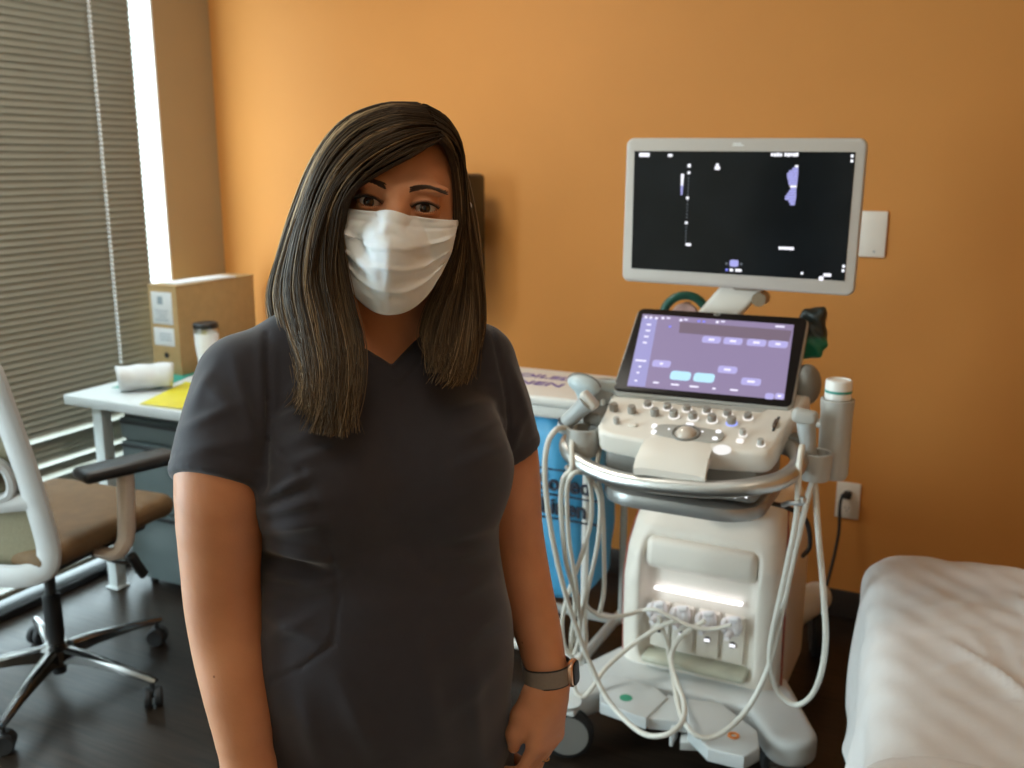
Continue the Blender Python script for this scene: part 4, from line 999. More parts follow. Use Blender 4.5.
for x in (HX0 + .03, HX1 - .03):
    for y in (HY0 + .0, HY1 + .2): obj('caster', MB().lathe([(0, -.010), (.024, -.010), (.028, -.006), (.028, .006), (.024, .010), (0, .010)], (x, y, .0285), 18, frame3((0, 0, 0), (0, 1, 0), (0, 0, 1))).tube([(x, y, .04), (x, y, .075)], .008, 8), M_rubber, ham)

# ------------------------------------------------------------------ examination bed under white sheets
M_sheet = mat('white_cotton', (0.62, 0.59, 0.575), 0.85, var=0.02, vscale=30, bump=.06, bscale=300, sheen=.15)
BROT = radians(7.4)
BX0, BX1, BYa, BYb, BZ = -.228, .62, .72, 2.43, .640
bed = thing('exam_bed', 'padded examination bed standing beneath the rumpled white sheet', 'bed', (BX0, BYb, 0))
obj('mattress', MB().box(((BX0 + BX1) / 2, (BYa + BYb) / 2, .53), (BX1 - BX0 - .14, BYb - BYa - .14, .11), .05, 4), mat('dark_vinyl_pad', (.05, .05, .055), .45), bed)
obj('frame', MB().box(((BX0 + BX1) / 2, (BYa + BYb) / 2, .44), (BX1 - BX0 - .18, BYb - BYa - .18, .07), .01), M_black, bed)
for x in (BX0 + .14, BX1 - .14):
    for y in (BYa + .2, BYb - .2): obj('leg', MB().box((x, y, .205), (.05, .05, .41), .006), M_black, bed)
def drape(x0, x1, y0, y1, zt, zb, ph, amp=.022):
    def fn(X, Y, Z):
        t = np.clip((zt - .05 - Z) / (zt - .05 - zb), 0, 1.2)
        ox = .012 * t + amp * t ** .7 * (np.sin(Y * 17 + ph + 3 * t) * .6 + np.sin(Y * 29 + ph * 2 - 2 * t) * .5)
        oy = .010 * t + amp * t * np.sin(X * 19 + ph)
        d = smax(smax(x0 - ox - X, X - x1 - .01 * t, .10), smax(y0 - oy - Y, Y - y1 - oy, .05), .10)
        d = smax(d, Z - zt, .085)
        return smax(d, zb + .02 * np.sin(Y * 13 + ph) + 0 * X - Z, .01)
    return fn
F = Field(lin(BX0 - .08, BX1 + .07, .011), lin(BYa - .08, BYb + .08, .011), lin(.20, .66, .010))
F.op(drape(BX0, BX1, BYa, BYb, BZ, .25, .6), (BX0 - .08, BYa - .08, .2), (BX1 + .07, BYb + .08, .66))
def topz(*pts): return [atz(x, y, BZ) for x, y in pts]
cre = []
for (a, b_, w, h) in (((905, 612), (960, 606), .018, .006), ((960, 606), (1030, 618), .02, -.005), ((885, 628), (1010, 640), .022, .005), ((1005, 600), (1030, 660), .012, .008), ((990, 655), (1035, 700), .012, .009),
                     ((915, 640), (990, 710), .010, .006), ((960, 700), (1040, 740), .010, .007), ((895, 690), (960, 694), .016, -.005), ((880, 610), (930, 590), .03, .005), ((940, 640), (965, 690), .010, .004), ((975, 640), (985, 680), .008, .004), ((890, 665), (940, 660), .01, .004)):
    cre.append((atz(*a, BZ), atz(*b_, BZ), w, h * 1.35))
def bedf(V, Q):
    N = normals(V, Q); V = folds(V, N, cre)
    return V + N * (.0018 * np.sin(V[:, 0] * 37 + 3 * np.sin(V[:, 1] * 11)) * np.sin(V[:, 1] * 31) + .0012 * np.sin(V[:, 0] * 71 + V[:, 1] * 53))[:, None]
o = sdf_obj('bed_sheet', F, M_sheet, post=bedf, keep=lambda V: V[:, 2] > .285)
setorigin(tag(o, 'rumpled white sheet spread over the examination bed, draped down its side', 'sheet'), (BX0, BYb, .25)); o.rotation_euler.z = BROT
F = Field(lin(BX0 - .10, BX1 + .09, .011), lin(.62, 1.62, .011), lin(.24, .70, .010))
D1 = drape(BX0, BX1, BYa, BYb, BZ, .25, .6)
F.op(drape(BX0 - .022, BX1 + .022, BYa - .05, 1.53, BZ + .020, .31, .6, .014), (BX0 - .10, .62, .24), (BX1 + .09, 1.62, .70))
o = sdf_obj('bed_sheet', F, M_sheet, keep=lambda V: (V[:, 2] > .345) & (D1(V[:, 0], V[:, 1], V[:, 2]) > .006), post=lambda V, Q: V + normals(V, Q) * (.0012 * np.sin(V[:, 0] * 43 + 2 * np.sin(V[:, 1] * 17)))[:, None])
setorigin(tag(o, 'second white sheet folded across the near end of the bed', 'sheet'), (BX0, BYb, .31)); o.rotation_euler.z = BROT
bed.rotation_euler.z = BROT
# ------------------------------------------------------------------ the woman (own frame: x to her left, y away from camera, z up)
PO = CAM * (1, 1, 0) + HD * PD
PM = Matrix.Translation(Vector(PO)) @ Matrix.Rotation(HEAD, 4, 'Z')
YAW = radians(22); BO = np.array([-.184, .015, 0]); BU = np.array([cos(YAW), sin(YAW), 0]); BV = np.array([-sin(YAW), cos(YAW), 0])
def tb_(u, v, z): return BO + BU * u + BV * v + UP * z          # torso frame -> her frame
HC = np.array([-.1325, .012, 1.509]); HROLL = radians(6.5)
HX_ = np.array([cos(HROLL), 0, -sin(HROLL)]); HZ_ = np.array([sin(HROLL), 0, cos(HROLL)]); HY_ = np.array([0, 1.0, 0])
def hd_(x, y, z): return HC + HX_ * x + HY_ * y + HZ_ * z       # head frame -> her frame
HM = Matrix((Vector(HX_), Vector(HY_), Vector(HZ_))).transposed()

SKIN = bpy.data.materials.new('skin'); SKIN.use_nodes = True
nt = SKIN.node_tree; b = nt.nodes['Principled BSDF']; tc = nt.nodes.new('ShaderNodeTexCoord')
n1 = nt.nodes.new('ShaderNodeTexNoise'); n1.inputs['Scale'].default_value = 14; n1.inputs['Detail'].default_value = 5
n2 = nt.nodes.new('ShaderNodeTexNoise'); n2.inputs['Scale'].default_value = 420; n2.inputs['Detail'].default_value = 3
vo = nt.nodes.new('ShaderNodeTexVoronoi'); vo.inputs['Scale'].default_value = 26; vo.inputs['Randomness'].default_value = 1
for q in (n1, n2, vo): nt.links.new(tc.outputs['Object'], q.inputs['Vector'])
r1 = nt.nodes.new('ShaderNodeValToRGB'); r1.color_ramp.elements[0].position = .3; r1.color_ramp.elements[1].position = .7
r1.color_ramp.elements[0].color = (.47, .205, .105, 1); r1.color_ramp.elements[1].color = (.58, .27, .145, 1)
r2 = nt.nodes.new('ShaderNodeValToRGB'); r2.color_ramp.elements[0].position = .02; r2.color_ramp.elements[1].position = .055
r2.color_ramp.elements[0].color = (.42, .34, .30, 1); r2.color_ramp.elements[1].color = (1, 1, 1, 1)
mx = nt.nodes.new('ShaderNodeMix'); mx.data_type = 'RGBA'; mx.blend_type = 'MULTIPLY'; mx.inputs['Factor'].default_value = 1
nt.links.new(n1.outputs['Fac'], r1.inputs['Fac']); nt.links.new(vo.outputs['Distance'], r2.inputs['Fac'])
nt.links.new(r1.outputs['Color'], mx.inputs[6]); nt.links.new(r2.outputs['Color'], mx.inputs[7]); nt.links.new(mx.outputs[2], b.inputs['Base Color'])
b.inputs['Roughness'].default_value = .5; b.inputs['Specular IOR Level'].default_value = .35
b.inputs['Subsurface Weight'].default_value = .15; b.inputs['Subsurface Radius'].default_value = (.010, .004, .002); b.inputs['Subsurface Scale'].default_value = .6
bp_ = nt.nodes.new('ShaderNodeBump'); bp_.inputs['Strength'].default_value = .12; bp_.inputs['Distance'].default_value = .002
nt.links.new(n2.outputs['Fac'], bp_.inputs['Height']); nt.links.new(bp_.outputs['Normal'], b.inputs['Normal'])

# torso cross-sections  z, half width, half depth, centre u, centre v
TS = np.array([[.60, .190, .136, .0, .012], [.70, .186, .128, .0, .012], [.80, .184, .134, .0, .008], [.90, .174, .132, .002, -.004], [.98, .161, .124, .004, -.008], [1.05, .156, .118, .006, -.004], [1.12, .160, .118, .006, .000],
               [1.18, .165, .116, .004, .002], [1.25, .160, .104, .0, .008], [1.30, .142, .088, .0, .016], [1.335, .110, .072, .0, .024], [1.37, .070, .060, .0, .030], [1.42, .05, .05, .0, .03]])
def torso(F, grow, lo, hi, k=0.0):
    def fn(X, Y, Z):
        u = (X - BO[0]) * BU[0] + (Y - BO[1]) * BU[1]; v = (X - BO[0]) * BV[0] + (Y - BO[1]) * BV[1]
        a = np.interp(Z, TS[:, 0], TS[:, 1]) + grow; bb = np.interp(Z, TS[:, 0], TS[:, 2]) + grow; cu = np.interp(Z, TS[:, 0], TS[:, 3]); cv = np.interp(Z, TS[:, 0], TS[:, 4])
        p = 2.35; d = (np.abs((u - cu) / a) ** p + np.abs((v - cv) / bb) ** p + 1e-9) ** (1 / p)
        d = (d - 1) * np.minimum(a, bb) * .9
        return np.maximum(np.maximum(d, Z - hi), lo - Z)
    return F.op(fn, (-.46, -.22, lo), (.12, .24, hi), k)
def bust(F, grow):
    for s in (-1, 1): F.ell(tb_(s * .078, -.082, 1.172), np.array((.074, .062, .078)) + grow, .05, M=Matrix.Rotation(YAW, 3, 'Z'))
    F.ell(tb_(.0, -.062, .93), np.array((.142, .088, .15)) + grow, .06, M=Matrix.Rotation(YAW, 3, 'Z'))
    for s in (-1, 1): F.ell(tb_(s * .085, .07, .80), np.array((.095, .085, .11)) + grow, .05, M=Matrix.Rotation(YAW, 3, 'Z'))

SR, SL = tb_(-.156, .012, 1.290), tb_(.150, .014, 1.288)
ARM_R = [SR, pl(222, 470, -.10), pl(221, 575, -.095), pl(227, 640, -.10), pl(237, 700, -.125), pl(252, 785, -.15)]
ARM_L = [SL, pl(502, 450, .100), pl(512, 525, .105), pl(523, 580, .095), pl(538, 632, .070), pl(550, 688, .030)]
RR = [.050, .0520, .0440, .0400, .0350, .0270]; RL = [.047, .047, .0400, .0365, .0300, .0240]
def dense(P, Rr, n=4):
    P2 = catmull(P, n); return P2, np.interp(np.linspace(0, 1, len(P2)), np.linspace(0, 1, len(P)), Rr)

def hand(F, wr, fw_, bk, th, s=1.0, curl=(.5, .9, .6), wrist_r=.026):
    """wr wrist centre; fw_ pointing to the fingers, bk out of the back of the hand, th towards the thumb"""
    fw_, bk, th = (np.asarray(q, float) / np.linalg.norm(q) for q in (fw_, bk, th))
    th = th - fw_ * (th @ fw_); th /= np.linalg.norm(th); bk = np.cross(fw_, th) * np.sign(np.cross(fw_, th) @ bk)
    P = lambda f, t, b_: wr + (fw_ * f + th * t + bk * b_) * s
    F.cap(P(-.01, 0, 0), P(.03, .004, 0), wrist_r * s, .025 * s, k=.02)
    for t0, t1, L in ((.014, .028, .086), (.004, .0095, .090), (-.007, -.0095, .086), (-.016, -.027, .078)): F.cap(P(.02, t0, 0), P(L - .006, t1, .002), .0155 * s, .0125 * s, k=.016)
    F.cap(P(.018, .02, -.010), P(.052, .026, -.012), .017 * s, .014 * s, k=.02)
    tips = []
    for t1, L, lens, r, ex in ((.029, .084, (.042, .025, .021), .0090, -.05), (.0098, .090, (.046, .029, .022), .0094, 0.02), (-.0098, .086, (.043, .027, .022), .0089, .10), (-.028, .077, (.034, .020, .019), .0078, .20)):
        p = P(L, t1, .001); a = 0; ch_ = [p]; sp = (t1 / .03) * .10
        for l, c in zip(lens, curl):
            a += c + ex * .6
            d = fw_ * cos(a) - bk * sin(a) + th * sp * cos(a); p = p + d * l * s; ch_.append(p)
        rr = np.array([r * 1.18, r * 1.02, r * .92, r * .78]) * s
        F.chain(ch_, rr, k=.006)
        F.ell(ch_[1], (r * 1.06 * s,) * 3, .003); tips.append(ch_)
    t = [P(.012, .024, -.012), P(.040, .040, -.020), P(.068, .044, -.026), P(.090, .038, -.030)]
    F.chain(t, np.array([.0165, .0128, .0108, .0088]) * s, k=.016)
    return tips, t

xs = np.unique(np.round(np.concatenate([lin(-.47, -.216, .0036), lin(-.216, -.046, .00135), lin(-.046, -.02, .003), lin(-.02, .13, .0025)]), 6))
ys = np.unique(np.round(np.concatenate([lin(-.24, -.122, .0034), lin(-.122, -.030, .00135), lin(-.030, .22, .0034)]), 6))
zs = np.unique(np.round(np.concatenate([lin(.01, .60, .012), lin(.60, .86, .0026), lin(.86, 1.37, .0046), lin(1.37, 1.64, .00135)]), 6))
F = Field(xs, ys, zs)
torso(F, -.010, .74, 1.42); bust(F, -.011)
# legs inside the trousers
for s in (-1, 1):
    F.chain([tb_(s * .092, .02, .80), tb_(s * .095, .015, .48), tb_(s * .098, .035, .10)], [.086, .052, .036], k=.05)
    F.cap(tb_(s * .10, .04, .055), tb_(s * .108, -.10, .045), .034, .03, k=.02)
# neck, shoulders, arms
F.cap(tb_(0, .030, 1.31), hd_(0, .028, -.085), .060, .054, k=.05)
F.cap(tb_(-.045, .03, 1.365), tb_(-.145, .016, 1.295), .036, .040, k=.04); F.cap(tb_(.045, .03, 1.365), tb_(.142, .016, 1.292), .036, .040, k=.04)
F.chain(*dense(ARM_R, RR), k=.03); F.chain(*dense(ARM_L, RL), k=.03)
dl = (pl(543, 760, .005) - ARM_L[5]); HTIPS_L, TH_L = hand(F, ARM_L[5], dl, (.76, -.64, .1), (-.60, -.80, 0), .93, (.42, .85, .5), .0235)
dr = ARM_R[5] - ARM_R[4] + np.array((.02, -.01, -.03)); hand(F, ARM_R[5], dr, (-.85, -.4, 0), (.3, -1, 0), 1.0, (.45, .7, .4), .0275)
# head
F.ell(hd_(0, .012, .032), (.0705, .090, .080), 0, M=HM)
F.ell(hd_(0, -.018, -.02), (.0635, .072, .085), .03, M=HM)
F.ell(hd_(0, -.030, -.072), (.047, .052, .040), .03, M=HM)
F.ell(hd_(0, -.070, -.098), (.022, .018, .016), .025, M=HM)
for s in (-1, 1):
    F.ell(hd_(s * .040, -.056, -.032), (.026, .026, .024), .02, M=HM)
    F.ell(hd_(s * .034, -.081, .0215), (.024, .011, .0085), .014, M=HM)               # brow ridge
    F.ell(hd_(s * .0685, .006, -.012), (.007, .018, .029), .008, M=HM)
    F.ell(hd_(s * .039, -.034, -.074), (.014, .028, .028), .025, M=HM)
for s in (-1, 1): F.ell(hd_(s * .0335, -.098, .000), (.019, .017, .0125), .012, cut=True, M=HM)   # sockets
F.chain([hd_(0, -.082, .014), hd_(0, -.093, -.010), hd_(0, -.106, -.033)], [.0080, .0082, .0100], k=.016)
for s in (-1, 1): F.ell(hd_(s * .012, -.098, -.038), (.0085, .011, .008), .008, M=HM)
F.ell(hd_(0, -.090, -.066), (.022, .010, .0065), .008, M=HM); F.ell(hd_(0, -.088, -.075), (.020, .010, .0065), .006, M=HM)
# eyelids around the eyeballs, then the almond openings
EYES = [hd_(s * .0325, -.0765, .0) for s in (-1, 1)]
for s, e in zip((-1, 1), EYES):
    F.ell(e, (.0152, .0142, .0138), .006)
    sl = Matrix.Rotation(radians(-5 * s), 3, 'Y')
    def lid(X, Y, Z, e=e, s=s):
        x = (X - e[0]) * HX_[0] + (Z - e[2]) * HX_[2]; z = (X - e[0]) * HZ_[0] + (Z - e[2]) * HZ_[2] - .06 * s * x * 1.0
        up_ = z - .0054 * (1 - (x / .0152) ** 2); dn = -z - .0046 * (1 - (x / .0152) ** 2)
        return np.maximum(np.maximum(up_, dn), (Y - e[1]) + .002)
    F.op(lid, e - (.017, .03, .012), e + (.017, .0, .012), k=.0012, cut=True, pad=.002)
V, Q = F.mesh(); V = relax(V, Q, 1, .5)
me = mesh_np('person', V, Q, quad=True)
_mats(me, SKIN); me.polygons.foreach_set('use_smooth', np.ones(len(me.polygons), bool))
person = bpy.data.objects.new('person', me); COL.objects.link(person); person.matrix_world = PM; ROOTM['person'] = PM
tag(person, 'woman in dark grey scrubs and white face mask standing with arms at her sides', 'person')
BODYV = V

_h = BODYV - HC; FXZ = np.stack([_h @ HX_, _h[:, 1], _h @ HZ_], 1)
FXZ = FXZ[(np.abs(FXZ[:, 0]) < .085) & (np.abs(FXZ[:, 2]) < .15) & (FXZ[:, 1] < .02)]
def face_y(x, z, r=.0028):
    """foremost skin at (x, z) of the head frame"""
    d = (FXZ[:, 0] - x) ** 2 + (FXZ[:, 2] - z) ** 2; k = d < r * r
    return FXZ[k, 1].min() if k.any() else 0.0
def pobj(n, mb, m, parent=None, **k): return obj(n, mb, m, parent or person, local=True, **k)
# eyes
em_ = bpy.data.materials.new('eye'); em_.use_nodes = True; nt = em_.node_tree; b = nt.nodes['Principled BSDF']; b.inputs['Roughness'].default_value = .12
tc = nt.nodes.new('ShaderNodeTexCoord'); sx = nt.nodes.new('ShaderNodeSeparateXYZ'); cb = nt.nodes.new('ShaderNodeCombineXYZ'); ln = nt.nodes.new('ShaderNodeVectorMath'); ln.operation = 'LENGTH'
rp = nt.nodes.new('ShaderNodeValToRGB'); rp.color_ramp.interpolation = 'LINEAR'
nt.links.new(tc.outputs['Object'], sx.inputs[0]); nt.links.new(sx.outputs['X'], cb.inputs['X']); nt.links.new(sx.outputs['Z'], cb.inputs['Z']); nt.links.new(cb.outputs[0], ln.inputs[0])
ml = nt.nodes.new('ShaderNodeMath'); ml.operation = 'MULTIPLY'; ml.inputs[1].default_value = 100; nt.links.new(ln.outputs['Value'], ml.inputs[0]); nt.links.new(ml.outputs[0], rp.inputs['Fac'])
E_ = rp.color_ramp.elements; E_[0].position = .24; E_[0].color = (.004, .003, .003, 1); E_[1].position = .28; E_[1].color = (.055, .024, .010, 1)
for p, c in ((.50, (.030, .013, .006, 1)), (.60, (.012, .007, .004, 1)), (.68, (.50, .44, .40, 1)), (1.0, (.55, .46, .41, 1))):
    q = E_.new(p); q.color = c
nt.links.new(rp.outputs['Color'], b.inputs['Base Color'])
def strandtube(mb, P, r): mb.tube(P, r, 4, caps=False)
M_brow = mat('dark_brow_hair', (.055, .030, .018), .5, var=.2)
M_lash = mat('lashes', (.008, .006, .005), .5)
for s, e in zip((-1, 1), EYES):
    eb = MB().ball((0, 0, 0), .0122, 24, M=Matrix.Rotation(pi / 2, 3, 'X')); eb.ball((0, -.0062, 0), .0069, 18)
    eo = pobj('eye', eb, em_); eo.location = Vector(e); eo.rotation_euler = (0, HROLL, 0)
    la = MB()
    for i in range(46):
        t = -1 + 2 * i / 45; x = t * .0150; zz = .0054 * (1 - t * t) + .06 * s * x
        p = e + HX_ * x + HZ_ * zz + HY_ * (-.0130 + .0035 * t * t)
        strandtube(la, [p + HY_ * .001, p + HX_ * t * .0016 + HZ_ * .0015 - HY_ * .003, p + HX_ * t * .003 + HZ_ * .0042 - HY_ * .0048], [.00055, .0004, .00012])
        if i % 3 == 0:
            p = e + HX_ * x + HZ_ * (-.0046 * (1 - t * t) + .06 * s * x) + HY_ * (-.0125 + .0035 * t * t)
            strandtube(la, [p, p + HX_ * t * .001 - HZ_ * .0018 - HY_ * .002], [.0003, .0001])
    ll = [e + HX_ * t * .0152 + HZ_ * (.0054 * (1 - t * t) + .06 * s * t * .0152 + .0003) + HY_ * (-.0131 + .0036 * t * t) for t in np.linspace(-1, 1, 18)]
    la.tube(ll, [.0004 + .0006 * (1 - abs(t)) for t in np.linspace(-1, 1, 18)], 5)
    pobj('eyelashes', la, M_lash)
    br = MB()
    for i in range(330):
        t = RNG.random(); w = RNG.uniform(-1, 1); x = .013 + .037 * t; h = .0205 + .0055 * sin(pi * min(1, t * .78)) - .0065 * max(0, t - .55) ** 1.2 + w * (.0030 * (1 - t ** 1.6) + .0006)
        yf = face_y(s * x, h - .0015) + .0004
        p = hd_(s * x, yf, h - .0015); L = .0075 * (.7 + .5 * RNG.random()); up_ = (1 - t) * .75 - .22
        strandtube(br, [p, p + (HX_ * s * .8 + HZ_ * (up_ - .3 * w)) * L * .5 - HY_ * .0008, p + (HX_ * s * 1.0 + HZ_ * (up_ * .4 - .4 * w)) * L + HY_ * .0006], [.00045, .0004, .00012])
    pobj('eyebrow', br, M_brow)

# ------------------------------------------------------------------ scrub top and trousers
M_scrub = mat('charcoal_scrub_cloth', (.024, .0225, .032), .78, var=.05, vscale=60, bump=.12, bscale=900, spec=.3, sheen=.25)
F = Field(lin(-.47, .08, .0042), lin(-.22, .22, .0042), lin(.58, 1.44, .0044))
torso(F, .004, .60, 1.40); bust(F, .004)
F.cap(tb_(-.05, .028, 1.356), tb_(-.146, .015, 1.295), .042, .050, k=.04); F.cap(tb_(.05, .028, 1.356), tb_(.142, .015, 1.292), .042, .048, k=.04)
for AR_, RA_, L_, o_ in ((ARM_R, RR, .136, (-1, 0, 0)), (ARM_L, RL, .138, (1, 0, 0))):
    DP, DR = dense(AR_, RA_); d = AR_[1] - AR_[0]; d /= np.linalg.norm(d); hn = d + .06 * np.array(o_); hn /= np.linalg.norm(hn); hem = AR_[0] + d * L_
    def slv(X, Y, Z, DP=DP[:7], DR=DR[:7], hem=hem, hn=hn):
        out = None
        for p, q, r0, r1 in zip(DP[:-1], DP[1:], DR[:-1], DR[1:]):
            e = q - p; t = np.clip(((X - p[0]) * e[0] + (Y - p[1]) * e[1] + (Z - p[2]) * e[2]) / (e @ e), 0, 1)
            a = np.sqrt((X - p[0] - t * e[0]) ** 2 + (Y - p[1] - t * e[1]) ** 2 + (Z - p[2] - t * e[2]) ** 2) - (r0 + (r1 - r0) * t + .0098)
            out = a if out is None else np.minimum(out, a)
        return smax(out, (X - hem[0]) * hn[0] + (Y - hem[1]) * hn[1] + (Z - hem[2]) * hn[2], .004)
    F.op(slv, np.minimum(AR_[0], hem) - .09, np.maximum(AR_[0], hem) + .09, .012)
# neck opening: round behind, a V in front
VN = np.array(pl(404, 374, -.083)); vu = (VN - BO) @ BU
def neck(X, Y, Z):
    u = (X - BO[0]) * BU[0] + (Y - BO[1]) * BU[1]; v = (X - BO[0]) * BV[0] + (Y - BO[1]) * BV[1]
    vee = np.maximum((np.abs(u - vu) - np.clip((Z - (VN[2] - .002)) * 1.35, -.06, .082)) * .7, v - .02)
    ring = np.sqrt(u ** 2 + (v - .03) ** 2) - (.072 + 0 * Z); ring = np.maximum(ring, 1.352 - Z)
    return np.minimum(vee, ring)
F.op(neck, (-.32, -.22, 1.28), (0, .14, 1.44), .003, cut=True)
FS = [(266, 334, 268, 400, 2.8, -0.0030), (268, 400, 267, 440, 2.8, -0.0030), (267, 440, 264, 488, 2.8, -0.0030), (260, 338, 262, 440, 5, 0.0037), (274, 345, 274, 470, 6, 0.0026),
      (488, 318, 497, 350, 2, -0.0026), (497, 350, 506, 395, 2, -0.0026), (506, 395, 510, 450, 2, -0.0026),
      (270, 440, 300, 470, 2, -0.0021), (300, 470, 318, 510, 2, -0.0021), (318, 510, 332, 556, 2, -0.0021), (332, 556, 338, 600, 2, -0.0021), (338, 600, 332, 645, 2, -0.0021), (332, 645, 300, 668, 2.4, -0.0031), (300, 668, 272, 680, 2.4, -0.0031),
      (262, 498, 312, 474, 5, 0.0071), (262, 512, 322, 500, 5, 0.0076), (262, 505, 316, 488, 4, -0.0051), (264, 528, 330, 520, 6, 0.0065), (262, 545, 335, 560, 6, 0.0093), (262, 556, 330, 574, 5, -0.0068), (262, 572, 330, 584, 6, 0.0076), (262, 592, 325, 588, 6, 0.0059), (262, 612, 320, 640, 7, 0.0059), (264, 640, 318, 612, 7, 0.0051),
      (275, 425, 305, 410, 5, 0.0051), (280, 445, 330, 430, 7, 0.0048), (285, 465, 345, 445, 7, 0.0043), (278, 400, 320, 380, 7, 0.0034),
      (510, 420, 460, 440, 6, 0.0048), (510, 445, 450, 470, 7, 0.0048), (505, 400, 455, 412, 6, 0.0037), (505, 380, 470, 385, 5, 0.0034), (500, 520, 440, 540, 8, 0.0051), (496, 545, 430, 560, 8, 0.0051), (498, 575, 440, 600, 9, 0.0051), (504, 610, 440, 660, 10, 0.0051), (508, 650, 450, 710, 10, 0.0051),
      (350, 560, 430, 575, 12, 0.0034), (345, 600, 420, 620, 12, 0.0034), (340, 680, 380, 760, 12, 0.0059), (300, 690, 320, 768, 10, 0.0051), (420, 640, 440, 760, 12, 0.0051), (470, 660, 480, 768, 10, 0.0051),
      (180, 430, 240, 405, 6, 0.0037), (178, 455, 250, 440, 7, 0.0034), (200, 380, 250, 420, 8, 0.0037), (190, 410, 215, 365, 6, 0.0031), (235, 360, 258, 470, 6, 0.0043), (515, 385, 532, 430, 5, 0.0043), (508, 360, 522, 400, 5, 0.0034), (524, 415, 512, 450, 4, 0.0034)]
def cloth(V, Q):
    N = normals(V, Q); Rm = np.array(PM.to_3x3()).T; V = pxfolds(V, N, V @ Rm + PO, N @ Rm, FS)
    n = np.sin(V[:, 0] * 31 + 4 * np.sin(V[:, 2] * 13)) * np.sin(V[:, 2] * 23 + 2 * np.sin(V[:, 1] * 19)) * .0012
    # seam and hem lines on the sleeves
    for S0, A1_ in ((SR, ARM_R[1]), (SL, ARM_L[1])):
        d = (A1_ - S0); d /= np.linalg.norm(d); t = (V - S0) @ d; r = np.linalg.norm(V - S0 - t[:, None] * d, axis=1)
        n = n - .0011 * np.exp(-((t - .116) / .0022) ** 2) * (r < .085)
    u = (V - BO) @ BU - vu; z = V[:, 2] - VN[2]
    band = (np.abs(u) - np.clip(z * 1.35, -.06, .082)) * .7                       # flat neck band and its stitch line
    fr_ = ((V - BO) @ BV < .02) & (V[:, 2] > 1.28)
    n = n + np.where(fr_ & (band < .020), .0016, 0) - .0012 * np.exp(-((band - .021) / .0018) ** 2) * fr_
    return V + N * n[:, None]
top = sdf_obj('scrub_top', F, M_scrub, person, local=True, it=1, post=cloth)
F = Field(lin(-.46, .08, .008), lin(-.2, .24, .008), lin(.04, .80, .009))
torso(F, -.006, .66, .80); bust_ = [F.ell(tb_(s * .085, .06, .78), (.098, .088, .10), .05, M=Matrix.Rotation(YAW, 3, 'Z')) for s in (-1, 1)]
for s in (-1, 1): F.chain([tb_(s * .088, .01, .70), tb_(s * .095, .012, .46), tb_(s * .098, .03, .07)], [.098, .075, .068], k=.05)
F.op(lambda X, Y, Z: Z - .775 + 0 * X + 0 * Y if False else .775 * 0 + (.775 - Z) * 1.0 + 0 * X + 0 * Y, (-.46, -.2, .775), (.08, .24, .82), .0, cut=True, pad=0)
F.op(lambda X, Y, Z: Z - .065 + 0 * X + 0 * Y, (-.46, -.2, .0), (.08, .24, .065), .0, cut=True, pad=0)
sdf_obj('trousers', F, M_scrub, person, local=True)
for s in (-1, 1):
    F = Field(lin(-.42, .08, .006), lin(-.26, .20, .006), lin(-.005, .12, .005))
    F.cap(tb_(s * .10, .055, .045), tb_(s * .112, -.13, .035), .046, .040, k=.02); F.cap(tb_(s * .10, .05, .06), tb_(s * .10, .03, .085), .045, .042, k=.03)
    F.op(lambda X, Y, Z: Z - .001 + 0 * X + 0 * Y, (-.42, -.26, -.03), (.08, .2, .001), 0, cut=True, pad=0)
    so = sdf_obj('shoe', F, M_black, person, local=True)

# ------------------------------------------------------------------ face mask
M_mask = mat('white_mask_fabric', (.78, .80, .84), .85, var=.02, vscale=60, bump=.05, bscale=900, sheen=.2, sss=.1)
def facey(x, z):
    """front of the mask in the head frame"""
    ax = abs(x); nose = -.130 + .031 * max(0, (z + .040) / .034) ** 1.2 if z > -.040 else -.130 + .040 * (min(1, (-.040 - z) / .085)) ** 1.7
    side = -.046
    t = min(1, sqrt(ax * ax + .005 ** 2) / .072)
    ridge = (1 - t) ** 1.2 * .45 + .55 * (1 - t ** 1.9)
    return side + (nose - side) * ridge
NU, NV = 61, 53; G = np.zeros((NV, NU, 3)); FH = np.zeros((NV, NU))
def mask_xz(u, w):
    au = abs(u)
    zt = -.0085 - .003 * au + (.0035 * (1 - (au / .25) ** 2) if au < .25 else 0)
    zb = -.1285 + .047 * au ** 2.2 + .012 * au ** 8
    return -.0030 + u * (.0730 - .002 * w - .006 * w * w - .012 * max(0, w - .55) ** 1.5), zt + (zb - zt) * w
for j in range(NV):
    for i in range(NU): FH[j, i] = face_y(*mask_xz(-1 + 2 * i / (NU - 1), j / (NV - 1)), .0042)
for _ in range(6):                                                         # cloth spans hollows: never behind the skin
    p = np.pad(FH, 1, mode='edge'); FH = np.minimum(FH, (p[:-2, 1:-1] + p[2:, 1:-1] + p[1:-1, :-2] + p[1:-1, 2:]) / 4)
